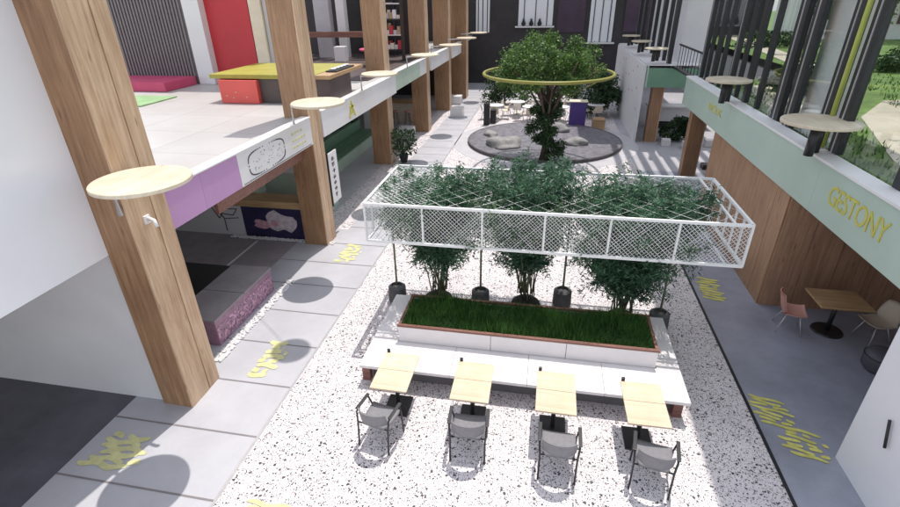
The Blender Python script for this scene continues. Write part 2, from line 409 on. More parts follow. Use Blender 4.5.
# discs on the left
def disc(cx, cy, cz, r, label, side, group, bx):
    o = empty('round_canopy', (cx, cy, cz), label, 'disc canopy', group)
    part('disc', MB().lathe([(r - .02, -.03), (r, -.02), (r, .02), (r - .01, .03)], (cx, cy, cz), 48), 'disc', o, False)
    if side == 'L':
        mb = MB().tube([(bx, cy + .12, 3.5), (bx, cy + .12, cz - .08), (cx, cy, cz - .03)], .03, 8)
        part('arm', mb, 'steel', o)
    else:
        part('post', MB().tube([(cx - .1, cy - .14, 3.455), (cx - .1, cy - .14, cz - .03)], .075, 12), 'black', o)
        part('post', MB().tube([(cx + .1, cy + .12, 3.455), (cx + .1, cy + .12, cz - .03)], .075, 12), 'black', o)
    return o
gl = 'round pale discs along the left beam'; gr = 'round pale discs along the right fascia'
disc(-4.83, 4.98, 4.05, .57, 'large pale round disc on the nearest wooden column', 'L', gl, -5.44)
for x, y, l in ((-4.89, 10.28, 'pale round disc beside the second column above the mural'), (-4.96, 14.8, 'pale round disc in front of the third column'),
                (-4.83, 20.13, 'pale round disc in front of the fourth wooden column'), (-4.65, 24.56, 'small far pale disc fifth along the left beam'),
                (-4.57, 28.88, 'small far pale disc sixth along the left beam'), (-4.5, 33.2, 'farthest pale disc along the left beam, near the end wall')):
    disc(x, y, 4.0, .58 if y < 12 else .54, l, 'L', gl, -5.6)
for x, y, l in ((4.5, 9.53, 'large pale disc on black stub posts at the right fascia'), (4.4, 14.31, 'second pale disc on black posts, beside the black mullions'),):
    disc(x + .12, y, 4.0, .6 if y < 12 else .54, l, 'R', gr, 0)
for x, y, l in ((4.35, 23.5, 'pale disc on stub posts over the green fascia box'), (4.3, 27.2, 'small pale disc far along the right side ledge'), (4.3, 31.0, 'farthest pale disc on the right near the end wall')):
    o = disc(x, y, 3.95, .47, l, 'R', gr, 0)
# unseen disc on a thin rod, added only to cast a round shadow on the walkway
o = empty('added_shadow_disc', (-3.85, 9.85, 9.4), 'unseen disc added high above the left walkway to cast a round shadow', 'disc canopy')
part('disc', MB().lathe([(.35, -.03), (.37, 0), (.35, .03)], (-3.85, 9.85, 9.4), 40), 'disc', o, False)
part('arm', MB().tube([(-3.85, 9.85, 9.42), (-5.7, 11.3, 9.46)], .008, 6), 'steel', o)

# upper slab on the left and the tall panel
solid('upper_floor_slab', (-22, -5.84, 5.46, 39.5, 3.2, 3.44), 'slabfloor', 'white upper floor slab behind the left fascia beams', 'floor slab')
solid('near_floor_slab', (-22, -6.0, -4, 5.24, 2.9, 3.2), 'wallw', 'white floor slab over the dark floor at lower left', 'floor slab')
o = empty('tall_white_panel', (-5.98, .6, 2.82), 'tall glossy white panel left of the nearest wooden column', 'wall panel')
for i in range(3):
    part('panel', B(-6.0, -5.965, -4 + i * 3.07, -4 + (i + 1) * 3.07 - .012, 2.82, 9.4), 'gloss', o)
solid('ground_floor_wall', (-22, -5.985, 5.25, 5.45, 0, 3.19), 'wallw', 'plain grey white wall under the tall panel at left', 'wall')
solid('upper_cross_wall', (-22, -6.0, 5.25, 5.45, 3.45, 9.4), 'wallw', 'upper white cross wall hidden behind the tall panel', 'wall') if False else None

# magenta block
o = empty('mosaic_bench_block', (-6.4, 7.8, 0), 'low block with grey top and magenta mosaic side behind the nearest column', 'bench')
part('body', B(-6.85, -5.94, 6.75, 8.85, 0, .56), 'magenta', o)
part('top', B(-6.87, -5.92, 6.73, 7.75, .56, .6, bev=.006), 'bench', o)
part('top', B(-6.87, -5.92, 7.77, 8.87, .56, .6, bev=.006), 'bench', o)
part('mosaic_panel', B(-5.94, -5.932, 6.76, 8.84, .03, .42), 'mosaic', o)
solid('lounge_floor_box', (-8.6, -7.2, 7.4, 9.2, 0, .35), 'black', 'low black box behind the magenta block', 'box', bev=.01)

# mural wall
o = empty('mural_wall', (-7.4, 11.6, 0), 'low wall with navy mural and wooden counter top beside the second column', 'wall')
part('mural_panel', B(-8.2, -6.36, 11.48, 11.6, 0, .97), 'navy', o)
part('counter_top', B(-8.55, -6.33, 11.35, 11.95, .97, 1.16, bev=.01), 'barwood', o)
part('backing', B(-8.2, -6.36, 11.6, 11.8, 0, .96), 'white', o)
mb = MB(); rnd = random.Random(2)
def flatblob(mb, cx, cz, rx, rz, y, n=14, j=.25):
    vs = [(cx, y, cz)]
    for k in range(n):
        a = 2 * math.pi * k / n; q = 1 + rnd.uniform(-j, j); vs.append((cx + rx * q * math.cos(a), y, cz + rz * q * math.sin(a)))
    mb.add(vs, [(0, 1 + k, 1 + (k + 1) % n) for k in range(n)])
flatblob(mb, -7.1, .52, .40, .30, 11.476); flatblob(mb, -6.85, .45, .25, .22, 11.475)
part('pale_figure', mb, 'blob', o)
mb = MB(); flatblob(mb, -7.62, .42, .25, .13, 11.474); flatblob(mb, -7.25, .46, .12, .1, 11.472)
part('pink_figure', mb, 'pinkblob', o)
o = empty('doodle_wall', (-9.3, 11.6, 0), 'cream white wall with black scribble left of the navy mural', 'wall')
part('wall_panel', B(-12, -8.21, 11.5, 11.7, 0, 3.18), 'wallw', o)
mb = MB(); pts = [(-9.15, .85), (-8.95, .5), (-8.75, .8), (-8.35, .82), (-8.5, .62), (-8.9, .66), (-8.8, .5), (-8.35, .55)]
for a, c in zip(pts, pts[1:]): mb.quadbar((a[0], 11.492, a[1]), (c[0], 11.492, c[1]), .018, (0, 1, 0))
mb.quadbar((-8.8, 11.492, .5), (-8.8, 11.492, .12), .018, (0, 1, 0))
part('scribble', mb, 'navyink', o)
solid('red_valance', (-5.98, -5.9, 7.6, 11.2, 2.45, 3.19), 'redwood', 'red brown board hanging behind the first fascia beam', 'valance')
o = empty('green_counter', (-7.4, 13.6, 0), 'pale green counter seen over the wooden counter top', 'counter')
part('body', B(-8.4, -6.5, 13.2, 14.2, 0, 1.35), 'lgreen', o)
part('top', B(-8.45, -6.45, 13.15, 14.25, 1.35, 1.4, bev=.01), 'white', o)
mb = MB()
for a, c in (((-7.3, 1.05), (-6.9, 1.28)), ((-6.9, 1.28), (-6.6, 1.1)), ((-7.2, 1.0), (-6.6, 1.02)), ((-6.9, 1.28), (-6.75, 1.0))):
    mb.quadbar((a[0], 13.19, a[1]), (c[0], 13.19, c[1]), .03, (0, 1, 0))
part('line_drawing', mb, 'navyink', o)
# vertical white sign
o = empty('vertical_sign', (-5.6, 12.2, 1.25), 'narrow white vertical sign with dark characters behind second column', 'sign')
part('board', B(-5.66, -5.61, 11.92, 12.5, .95, 2.35, bev=.005), 'white', o)
part('edge', B(-5.67, -5.6, 11.88, 11.92, .9, 2.4), 'black', o)
mb = MB(); rnd = random.Random(6)
for k in range(7):
    zc = 1.1 + k * .17
    for _ in range(4):
        if rnd.random() < .5: y = 12.2 + rnd.uniform(-.06, .04); mb.box(-5.61, -5.604, y, y + .018, zc, zc + .11)
        else: z = zc + rnd.uniform(0, .1); mb.box(-5.61, -5.604, 12.13, 12.29, z, z + .018)
part('characters', mb, 'navyink', o)
# green banquette further back
o = empty('green_banquette', (-8.2, 19.5, 0), 'long dark green slatted banquette under the second beam', 'bench')
for i in range(5):
    part('slat', B(-8.6 + i * .18, -8.45 + i * .18, 17.2, 22.4, .45, .5), 'dgreen', o)
part('base', B(-8.6, -7.75, 17.2, 22.4, 0, .44), 'lgreen', o)
part('backrest', B(-8.85, -8.65, 17.2, 22.4, 0, .95, bev=.02), 'dgreen', o)
for i, (x, y, m) in enumerate(((-9.3, 20.4, 'black'), (-9.2, 21.6, 'black'), (-8.9, 23.6, 'white'))):
    solid('side_cabinet', (x, x + .5, y, y + .6, 0, 1.0 + .2 * i), m, ['black cabinet nearest behind the green banquette', 'second black cabinet behind the green banquette', 'white cabinet past the end of the green banquette'][i], 'cabinet', bev=.01)
solid('green_inner_wall', (-9.75, -9.6, 13.0, 24.0, 0, 3.15), 'lgreen', 'pale green inner wall behind the slatted banquette', 'wall')
solid('interior_back_wall', (-12.2, -12, 11.75, 39, 0, 3.19), 'wallw', 'pale inner wall deep under the left slab', 'wall')
# reddish bar at back left
o = empty('long_bar', (-7.4, 26.3, 0), 'long bar with reddish wooden top between the far left columns', 'bar counter')
part('top', B(-8.9, -6.2, 26.0, 26.7, 1.02, 1.1, bev=.01), 'barwood', o)
part('front', B(-8.8, -6.3, 26.1, 26.6, .0, 1.02), 'cream', o)
def stool(x, y, label, m='pinkchair'):
    t = empty('bar_stool', (x, y, 0), label, 'stool', 'stools at the long bar')
    part('seat', MB().lathe([(.15, .66), (.18, .68), (.18, .72), (.15, .74)], (x, y, 0), 16), m, t, False)
    for k in range(4):
        a = math.pi / 4 + k * math.pi / 2
        part('leg', MB().tube([(x + .1 * math.cos(a), y + .1 * math.sin(a), .67), (x + .2 * math.cos(a), y + .2 * math.sin(a), 0)], .012, 6), 'black', t)
for i, l in enumerate(('coral bar stool at the left end of the long bar', 'coral bar stool second from left at the long bar', 'coral bar stool third from left at the long bar', 'coral bar stool at the right end of the long bar')):
    stool(-8.5 + i * .65, 25.55, l)
for i, (x, y, l) in enumerate(((-6.9, 22.6, 'white cube seat near the fourth column'), (-5.3, 27.6, 'white cube seat beside the far walkway'), (-6.0, 31.2, 'white cube seat farthest back on the left'))):
    solid('cube_seat', (x, x + .7, y, y + .7, 0, .5), 'white', l, 'seat', bev=.03)

# potted shrub on the left walkway
def potplant(x, y, h, r, n, label, potm='black', lw=.03, ll=.1):
    t = empty('potted_shrub', (x, y, 0), label, 'potted plant')
    part('pot', MB().lathe([(.13, 0), (.19, .3), (.2, .34), (.16, .34), (.15, .28)], (x, y, 0), 20), potm, t, False)
    mb = MB()
    for k in range(6):
        a = R(0, 6.28); mb.tube([(x, y, .28), (x + .1 * math.cos(a), y + .1 * math.sin(a), h * .5), (x + r * .6 * math.cos(a), y + r * .6 * math.sin(a), h * .85)], [.018, .012, .006], 5)
    part('stem', mb, 'bark', t)
    def s():
        a = R(0, 6.28); q = r * math.sqrt(R(0, 1)); return (x + q * math.cos(a), y + q * math.sin(a), h * .65 + R(-.5, .5) * h * .7)
    part('foliage', leafcloud(n, s, lw, ll), 'shrub', t)
potplant(-5.6, 19.0, 1.35, .55, 700, 'small leafy shrub in dark pot on the left walkway', lw=.04, ll=.13)

# ------------------------------------------------------------------ upper floor left: kiosks
o = empty('ribbed_partition', (-13.3, 16.1, 3.45), 'tall grey ribbed partition on the upper floor', 'partition')
mb = MB().box(-14.9, -11.95, 16.06, 16.16, 3.45, 9)
for i in range(24): mb.box(-14.9 + i * .123, -14.84 + i * .123, 16.0, 16.06, 3.7, 9)
part('ribbed_face', mb, 'greyrib', o)
solid('crimson_platform', (-15.2, -12.0, 14.4, 15.98, 3.45, 3.72), 'crimson', 'crimson platform at the foot of the grey ribbed partition', 'platform', bev=.01)
solid('green_mat', (-14.2, -11.0, 12.1, 13.6, 3.45, 3.475), 'floorgreen', 'soft green mat on the white upper floor', 'mat')
solid('white_pier', (-11.9, -11.3, 16.0, 17, 3.45, 9), 'white', 'white pier between ribbed partition and red panel', 'pier')
solid('red_wall_panel', (-11.3, -9.75, 16.3, 16.5, 3.45, 9), 'red', 'tall red wall panel behind the lime topped kiosk', 'wall panel')
solid('white_side_panel', (-9.72, -9.3, 16.3, 16.5, 3.45, 9), 'cream', 'narrow cream panel right of the red panel', 'wall panel')
solid('grey_side_panel', (-9.28, -8.75, 16.4, 16.6, 3.45, 9), 'pale', 'narrow pale grey panel behind second column', 'wall panel')
o = empty('kiosk', (-7.6, 13.6, 3.45), 'kiosk with lime top, coral box front and dark counter', 'kiosk')
part('coral_front', B(-9.0, -7.85, 12.85, 14.4, 3.45, 4.06, bev=.01), 'coral', o)
part('dark_counter', B(-7.84, -5.3 - .5, 13.0, 14.6, 3.45, 4.08), 'brownbox', o)
part('lime_top', B(-9.3, -6.2, 12.95, 15.6, 4.09, 4.2, bev=.01), 'lime', o)
part('wood_top', B(-6.19, -5.75, 12.98, 15.6, 4.09, 4.19, bev=.01), 'barwood', o)
mb = MB()
for x, z in ((-8.8, 3.65), (-8.5, 3.75), (-8.2, 3.62), (-8.6, 3.6)): mb.lathe([(.02, -.01), (.025, 0), (.02, .01)], (x, 12.845, z), 8)
part('studs', mb, 'cream', o)
o = empty('plates_tray', (-6.0, 14.4, 4.2), 'dark tray with pale dishes on the kiosk wooden top', 'tray')
part('tray', B(-6.12, -5.8, 13.6, 15.0, 4.2, 4.23), 'black', o)
mb = MB()
for k in range(5): mb.lathe([(.05, 0), (.09, .04), (.08, .045)], (-5.97, 13.8 + k * .25, 4.23), 14)
part('dish', mb, 'white', o)
# dark room behind
solid('dark_upper_wall', (-18, -6.9, 26.0, 26.3, 3.45, 9), 'dark', 'dark back wall of the upper floor shop', 'wall')
solid('dark_floor_rug', (-12, -6.2, 17.2, 26, 3.445, 3.47), 'brownbox', 'dark brown rug across the upper shop floor', 'rug')
for i, (x, w, l) in enumerate(((-11.1, .75, 'wide pale grey pier in the dark upper shop'), (-10.0, .4, 'slim white pier beside the grey pier'))):
    solid('shop_pier', (x, x + w, 24.2, 24.6, 3.47, 9), 'pale' if i == 0 else 'white', l, 'pier')
o = empty('red_brown_rail', (-9.9, 23.6, 3.47), 'red brown rail frame crossing the dark upper shop', 'frame')
part('rail', B(-11.6, -8.3, 23.4, 23.7, 4.42, 4.66, bev=.01), 'redwood', o)
for x in (-11.5, -8.5): part('post', B(x, x + .14, 23.45, 23.65, 3.47, 4.42), 'redwood', o)
def shelf_unit(x0, x1, y, z1, label, items):
    t = empty('shelf_unit', ((x0 + x1) / 2, y, 3.47), label, 'shelf', 'shelf units in the dark upper shop')
    for x in (x0, x1 - .05): part('upright', B(x, x + .05, y, y + .4, 3.47, z1), 'black', t)
    k = 0; z = 3.9
    while z < z1 - .1:
        part('shelf', B(x0 + .05, x1 - .05, y, y + .4, z, z + .05), 'steel' if k % 2 else 'black', t); z += .62; k += 1
    return t
shelf_unit(-9.0, -7.5, 25.2, 8.5, 'black shelf unit beside the red brown rail', 1)
shelf_unit(-7.4, -6.5, 22.9, 8.5, 'grey and black shelf unit between third and fourth column', 1)
rnd = random.Random(12); k = 0
cols = ['white', 'cream', 'steel', 'red', 'pale', 'barwood']
adj = {'white': 'white', 'cream': 'cream', 'steel': 'silver', 'red': 'red', 'pale': 'grey', 'barwood': 'brown'}
for (x0, x1, y, zs) in ((-8.9, -7.6, 25.2, (3.95, 4.57, 5.19)), (-7.3, -6.6, 22.9, (3.95, 4.57, 5.19))):
    for lv, z in enumerate(zs):
        for j in range(4):
            x = x0 + (x1 - x0) * (j + .2) / 4; m = cols[(k * 5 + j * 2) % 6]; k += 1; h = rnd.uniform(.15, .4)
            solid('storage_jar', (x, x + .16, y + .1, y + .28, z, z + h), m, '%s jar on the %s shelf of the %s unit, %s' % (adj[m], ('lowest', 'middle', 'upper')[lv], 'wider black' if x0 < -8 else 'narrow grey', ('far left', 'centre left', 'centre right', 'far right')[j]), 'jar', 'jars on the upper shop shelves', bev=.015)
o = empty('red_table', (-7.3, 21.2, 3.45), 'round red topped table on the upper floor', 'table')
part('top', MB().lathe([(.58, .62), (.62, .64), (.62, .69), (.58, .7)], (-7.25, 21.2, 3.45), 28), 'crimson', o, False)
part('pedestal', MB().tube([(-7.25, 21.2, 3.45), (-7.25, 21.2, 4.07)], .06, 10), 'black', o)
part('base', MB().lathe([(.28, 0), (.26, .04)], (-7.25, 21.2, 3.455), 20), 'black', o, False)
solid('white_pedestal_box', (-9.6, -9.1, 22.5, 22.9, 3.47, 4.1), 'white', 'white box by the slim pier of the upper shop', 'box', bev=.01)
solid('dark_gallery_wall', (-18, -6.9, 34.3, 34.5, 0, 9), 'dark', 'dark wall at the far left end', 'wall')
o = empty('slatted_screen', (-5.9, 31.6, 3.5), 'wooden slatted screen between the two rear left columns', 'screen')
for k in range(8): part('slat', B(-6.1, -5.95, 30.1 + k * .42, 30.35 + k * .42, 3.5, 9), 'oakd', o)

# ------------------------------------------------------------------ centre: bench, planter, tables, chairs
o = empty('stone_bench', (-.15, 7.2, 0), 'white stone bench wrapping three sides of the grass planter', 'bench')
for i, (a, c) in enumerate(((-2.85, -1.28), (-1.275, -.0), (.005, 1.22), (1.225, 2.5))):
    part('seat', B(a, c, 6.2, 6.95, .36, .42, bev=.006), 'stone', o)
part('base', B(-2.7, 2.36, 6.42, 6.92, 0, .355), 'seam', o)
part('side_seat', B(-2.85, -2.36, 6.955, 8.5, .36, .42, bev=.006), 'stone', o)
part('side_base', B(-2.8, -2.4, 6.96, 8.45, 0, .355), 'stone', o)
part('side_seat', B(2.12, 2.5, 6.955, 8.5, .36, .42, bev=.006), 'stone', o)
part('side_base', B(2.16, 2.45, 6.96, 8.45, 0, .355), 'stone', o)
for x in (-2.85, 2.3): part('end_block', B(x, x + .14, 6.3, 6.415, 0, .355), 'redwood', o)
o = empty('grass_planter', (-.13, 7.4, 0), 'long white planter box with red brown rim full of grass', 'planter')
for i, (a, c) in enumerate(((-2.35, -.68), (-.672, .62), (.628, 2.1))):
    part('front_panel', B(a, c, 6.96, 7.0, 0, .74, bev=.003), 'stone', o)
for x in (-2.35, 2.06): part('side_panel', B(x, x + .04, 7.003, 8.0, 0, .74), 'stone', o)
part('back_panel', B(-2.31, 2.06, 7.96, 8.0, 0, .74), 'stone', o)
part('rim', B(-2.37, 2.12, 6.95, 7.005, .742, .785, bev=.004), 'redwood', o)
part('rim', B(-2.37, 2.12, 7.955, 8.01, .742, .785, bev=.004), 'redwood', o)
for x in (-2.37, 2.04): part('rim', B(x + .015, x + .065, 7.008, 7.952, .742, .784), 'redwood', o)
part('soil', B(-2.30, 2.05, 7.003, 7.955, .3, .70), 'soil', o)
v = []; f = []
for _ in range(19000):
    x = R(-2.29, 2.04); y = R(7.025, 7.94); h = R(.08, .22) * R(.7, 1.25) * (1 + .5 * math.sin(x * 3.1) * math.cos(y * 5 + x)); a = R(0, 6.28); w = .007
    dx, dy = w * math.cos(a), w * math.sin(a); lx, ly = R(-.09, .09), R(-.10, .10); k = len(v)
    v += [(x - dx, y - dy, .69), (x + dx, y + dy, .69), (x + lx, y + ly, .69 + h)]; f.append((k, k + 1, k + 2))
tag(MB().add(v, f).build('grass', 'grass'), 'dark green grass filling the long planter', 'grass', kind='stuff')

# cafe tables
def make_table(x, y, label):
    t = empty('cafe_table', (x, y, 0), label, 'table', 'small tables in a row before the bench')
    part('top', B(x - .29, x + .29, y - .43, y + .02, .715, .745, bev=.006), 'tablewood', t)
    part('top', B(x - .29, x + .29, y + .026, y + .43, .715, .745, bev=.006), 'tablewood', t)
    part('frame', B(x - .2, x + .2, y - .3, y + .3, .69, .714), 'black', t)
    part('pedestal', MB().tube([(x, y, .03), (x, y, .69)], .035, 12), 'black', t)
    part('foot', B(x - .2, x + .2, y - .22, y + .22, 0, .03, bev=.005), 'black', t)
    part('hook', B(x - .27, x - .22, y + .431, y + .46, .70, .80, bev=.004), 'black', t)
    return t
t0 = make_table(-2.06, 5.80, 'leftmost two panel wooden cafe table before the bench')
for x, y, l in ((-.82, 5.78, 'second wooden cafe table from the left before the bench'), (.44, 5.76, 'third wooden cafe table from the left before the bench'), (1.70, 5.74, 'rightmost wooden cafe table, near the grey walkway')):
    c = copy_tree(t0); c.location = (x, y, 0); c.rotation_euler.z = R(-.02, .02); c['label'] = l
# chairs: local coordinates, facing +y
def make_chair():
    t = empty('armchair', (0, 0, 0), 'leftmost grey armchair', 'chair', 'grey armchairs at the cafe tables')
    s = MB(); nx, ny = 8, 8; vs = []
    for j in range(ny + 1):
        for i in range(nx + 1):
            u = i / nx * 2 - 1; w = j / ny; wd = .235 - .05 * (1 - w) ** 3
            vs.append((u * wd, -.21 + .43 * w, .45 - .02 * (1 - u * u) * math.sin(math.pi * w) + .01 * abs(u) ** 3))
    n1 = len(vs); vs += [(a, b, c - .035) for a, b, c in vs]
    fs = []
    for j in range(ny):
        for i in range(nx):
            q = j * (nx + 1) + i; fs.append((q, q + 1, q + nx + 2, q + nx + 1)); fs.append((q + n1, q + n1 + nx + 1, q + n1 + nx + 2, q + n1 + 1))
    ring = [i for i in range(nx + 1)] + [(j + 1) * (nx + 1) - 1 for j in range(1, ny + 1)] + [ny * (nx + 1) + i for i in range(nx - 1, -1, -1)] + [j * (nx + 1) for j in range(ny - 1, 0, -1)]
    for a, b in zip(ring, ring[1:] + ring[:1]): fs.append((b, a, a + n1, b + n1))
    s.add(vs, fs, True).build('seat', 'seat', t)
    # curved low backrest
    vs = []; fs = []; nu, nv = 14, 5
    for thick in (0, .022):
        for j in range(nv + 1):
            for i in range(nu + 1):
                a = math.radians(-58 + 116 * i / nu); rr = .25 + thick; z = .52 + .26 * j / nv
                top = .05 * (abs(i / nu * 2 - 1) ** 2) * (j / nv)
                vs.append((rr * math.sin(a), -.02 - rr * math.cos(a) - .05 * j / nv, z - top))
    n1 = (nu + 1) * (nv + 1)
    for j in range(nv):
        for i in range(nu):
            q = j * (nu + 1) + i; fs += [(q, q + 1, q + nu + 2, q + nu + 1), (q + n1, q + n1 + nu + 1, q + n1 + nu + 2, q + n1 + 1)]
    ring = [i for i in range(nu + 1)] + [(j + 1) * (nu + 1) - 1 for j in range(1, nv + 1)] + [nv * (nu + 1) + i for i in range(nu - 1, -1, -1)] + [j * (nu + 1) for j in range(nv - 1, 0, -1)]
    for a, b in zip(ring, ring[1:] + ring[:1]): fs.append((a, b, b + n1, a + n1))
    MB().add(vs, fs, True).build('backrest', 'seat', t)
    for sx in (-1, 1):
        MB().tube([(sx * .25, -.26, 0), (sx * .25, -.22, .45), (sx * .265, -.20, .63), (sx * .27, .0, .66), (sx * .27, .13, .645)], .014, 8).build('rear_leg', 'black', t)
        MB().tube([(sx * .25, .23, 0), (sx * .25, .19, .44), (sx * .27, .13, .645)], .014, 8).build('front_leg', 'black', t)
        B(sx * .27 - .025, sx * .27 + .025, -.19, .15, .655, .675, bev=.006).build('armrest', 'black', t)
    MB().tube([(-.25, -.2, .43), (.25, -.2, .43)], .011, 8).build('seat_rail', 'black', t)
    MB().tube([(-.25, .19, .43), (.25, .19, .43)], .011, 8).build('seat_rail', 'black', t)
    return t
ch = make_chair()
spots = ((-2.12, 5.12, -.2, 'leftmost grey armchair at the row of cafe tables'), (-.78, 5.15, .05, 'second grey armchair from the left'), (.5, 5.04, -.02, 'third grey armchair from the left'), (1.76, 5.06, -.17, 'rightmost grey armchair, near the grey walkway'))
for i, (x, y, a, l) in enumerate(spots):
    c = ch if i == 0 else copy_tree(ch); c.location = (x, y, .004); c.rotation_euler.z = a; c['label'] = l

# wire frame basket over the bamboo
FX0, FX1, FY0, FY1, FZ0, FZ1 = -3.08, 3.3, 7.75, 10.0, 2.04, 2.76
o = empty('wire_basket_frame', ((FX0 + FX1) / 2, 8.9, 2.04), 'long white wire mesh frame around the bamboo tops', 'wire frame')
mb = MB()
for y in (FY0, FY1):
    for z in (FZ0, FZ1): mb.quadbar((FX0, y, z), (FX1, y, z), .045)
    n = 6
    for k in range(n + 1):
        x = FX0 + (FX1 - FX0) * k / n; mb.quadbar((x, y, FZ0), (x, y, FZ1), .035)
for x in (FX0, FX1):
    for z in (FZ0, FZ1): mb.quadbar((x, FY0, z), (x, FY1, z), .045)
for k in range(1, 6): mb.quadbar((FX1, FY0 + (FY1 - FY0) * k / 6, FZ0), (FX1, FY0 + (FY1 - FY0) * k / 6, FZ1), .03); mb.quadbar((FX0, FY0 + (FY1 - FY0) * k / 6, FZ0), (FX0, FY0 + (FY1 - FY0) * k / 6, FZ1), .03)
mb.quadbar((FX0, FY0 + .12, FZ1 - .06), (FX1, FY0 + .12, FZ1 - .06), .03)
mb.quadbar((FX1 - .25, FY0, FZ0), (FX1 - .25, FY1, FZ0), .03)
mb.quadbar((FX1 - .25, FY0, FZ1), (FX1 - .25, FY1, FZ1), .03)
part('frame_bars', mb, 'wire', o)
def mesh_panel(ax, b0, b1, c0, c1, fixed, step, w):
    """diagonal mesh clipped to rectangle; ax gives the fixed axis"""
    mb = MB(); L = b1 - b0; Hh = c1 - c0; v = []; f = []; w0 = w; RM = random.Random(int(L * 100))
    def pt(b, c): return {'y': (b, fixed, c), 'x': (fixed, b, c), 'z': (b, c, fixed)}[ax]
    for sgn in (1, -1):
        s = -Hh
        while s < L:
            s += RM.uniform(-.15, .15) * step; w = w0 * RM.uniform(.5, 1.2)
            a0 = max(0, s); a1 = min(L, s + Hh)
            if a1 > a0:
                t0, t1 = a0 - s, a1 - s
                if sgn < 0: t0, t1 = Hh - t0, Hh - t1
                if ax == 'y' or ax == 'x' or ax == 'z':
                    k = len(v); hw = w * .7
                    v += [pt(b0 + a0 - hw, c0 + t0), pt(b0 + a0 + hw, c0 + t0), pt(b0 + a1 + hw, c0 + t1), pt(b0 + a1 - hw, c0 + t1)]; f.append((k, k + 1, k + 2, k + 3))
            s += step
    return mb.add(v, f)
part('front_mesh', mesh_panel('y', FX0, FX1, FZ0, FZ1, FY0 + .005, .07, .009), 'wire', o)
part('back_mesh', mesh_panel('y', FX0, FX1, FZ0, FZ1, FY1 - .005, .075, .011), 'wire', o)
part('end_mesh', mesh_panel('x', FY0, FY1, FZ0, FZ1, FX0 + .005, .075, .011), 'wire', o)
part('top_mesh', mesh_panel('z', FX0, FX0 + 1.1, FY0, FY1, FZ1 - .01, .13, .009), 'wire', o)
part('top_mesh', mesh_panel('z', FX0 + 1.1, FX1, FY0, FY1, FZ1 - .01, .40, .008), 'wire', o)
for (x, y) in ((-2.96, 8.9), (-1.12, 9.0), (.62, 9.3), (2.5, 8.75)):
    part('leg', MB().tube([(x, y, .40), (x, y, FZ0 - .015), ], .022, 8), 'stem', o)
    part('tie_bar', MB().tube([(x, FY0, FZ0 - .0), (x, FY1, FZ0 - .0)], .014, 6), 'wire', o)
# weight pots at the legs
for (x, y, l) in ((-2.96, 8.9, 'dark round pot left of the planter, nearest the left walkway'), (-1.12, 9.0, 'dark pot behind the planter between left and middle bamboo'), (.62, 9.3, 'dark pot behind the planter between middle and right bamboo'), (2.5, 8.75, 'dark pot at the right end of the white bench')):
    t = empty('weight_pot', (x, y, 0), l, 'pot', 'dark pots at the feet of the wire frame')
    part('body', MB().lathe([(.15, 0), (.2, .05), (.19, .36), (.14, .4), (.12, .4), (.12, .34)], (x, y, .006), 24), 'pot', t, False)

def bamboo(cx, cy, rx, ry, label, seed, top=2.85, low=.6, dens=30):
    rnd = random.Random(seed)
    t = empty('bamboo_clump', (cx, cy, 0), label, 'bamboo', 'bamboo clumps behind the planter')
    part('root_mound', MB().lathe([(.34, 0), (.30, .12), (.2, .2), (.05, .24)], (cx, cy, .006), 20), 'soil', t, True)
    tips = []; mb = MB()
    for k in range(dens):
        a = rnd.uniform(0, 6.28); q = rnd.uniform(.03, .22); ex = cx + rx * rnd.uniform(-1, 1) * .9; ey = cy + ry * rnd.uniform(-.9, .9); h = rnd.uniform(1.5, 3.0)
        p0 = Vector((cx + q * math.cos(a), cy + q * math.sin(a), .3)); p2 = Vector((ex, ey, h)); p1 = (p0 + p2) / 2 + Vector((0, 0, .35)); p1.x = p0.x + (p2.x - p0.x) * .3; p1.y = p0.y + (p2.y - p0.y) * .3
        P = [p0 * (1 - s) ** 2 + p1 * 2 * s * (1 - s) + p2 * s * s for s in (0, .2, .4, .6, .8, 1)]
        mb.tube(P, [.014, .013, .012, .01, .007, .003], 5); tips.append(P)
    part('stem', mb, 'stem', t)
    twig = []
    for P in tips:
        for _ in range(15):
            i = rnd.uniform(low, 5); k = min(4, int(i)); b = P[k].lerp(P[k + 1], i - k)
            d = Vector((rnd.uniform(-1, 1) * rx * .5, rnd.uniform(-1, 1) * ry * .5, rnd.uniform(-.25, .35)))
            twig.append((b, b + d))
    # dense top cushion
    for _ in range(210):
        x = cx + rnd.uniform(-1, 1) * rx; y = cy + rnd.uniform(-1, 1) * ry; z = rnd.uniform(2.15, top)
        if ((x - cx) / rx) ** 2 + ((y - cy) / ry) ** 2 > 1.0: continue
        twig.append((Vector((x, y, z)), Vector((x + rnd.uniform(-.2, .2), y + rnd.uniform(-.2, .2), z + rnd.uniform(.05, .25)))))
    v = []; f = []
    for a, b in twig:
        for _ in range(50):
            s = rnd.random() ** .7; p = a.lerp(b, s) + Vector((rnd.gauss(0, .05), rnd.gauss(0, .05), rnd.gauss(0, .05)))
            d = Vector((rnd.uniform(-1, 1), rnd.uniform(-1, 1), rnd.uniform(-1.0, .35))).normalized(); u = d.cross(Vector((rnd.uniform(-1, 1), rnd.uniform(-1, 1), rnd.uniform(-1, 1)))).normalized()
            L = rnd.uniform(.07, .14); W = rnd.uniform(.009, .015); k = len(v); v += [p, p + d * L * .4 + u * W, p + d * L, p + d * L * .4 - u * W]; f.append((k, k + 1, k + 2, k + 3))
    part('foliage', MB().add(v, f), 'bamboo', t)
bamboo(-2.05, 9.0, .95, .85, 'left bamboo clump growing into the wire frame', 21, 2.75, 1.9, 24)
bamboo(-.15, 9.1, .95, .9, 'middle bamboo clump growing into the wire frame', 22, 3.0, 1.6, 28)
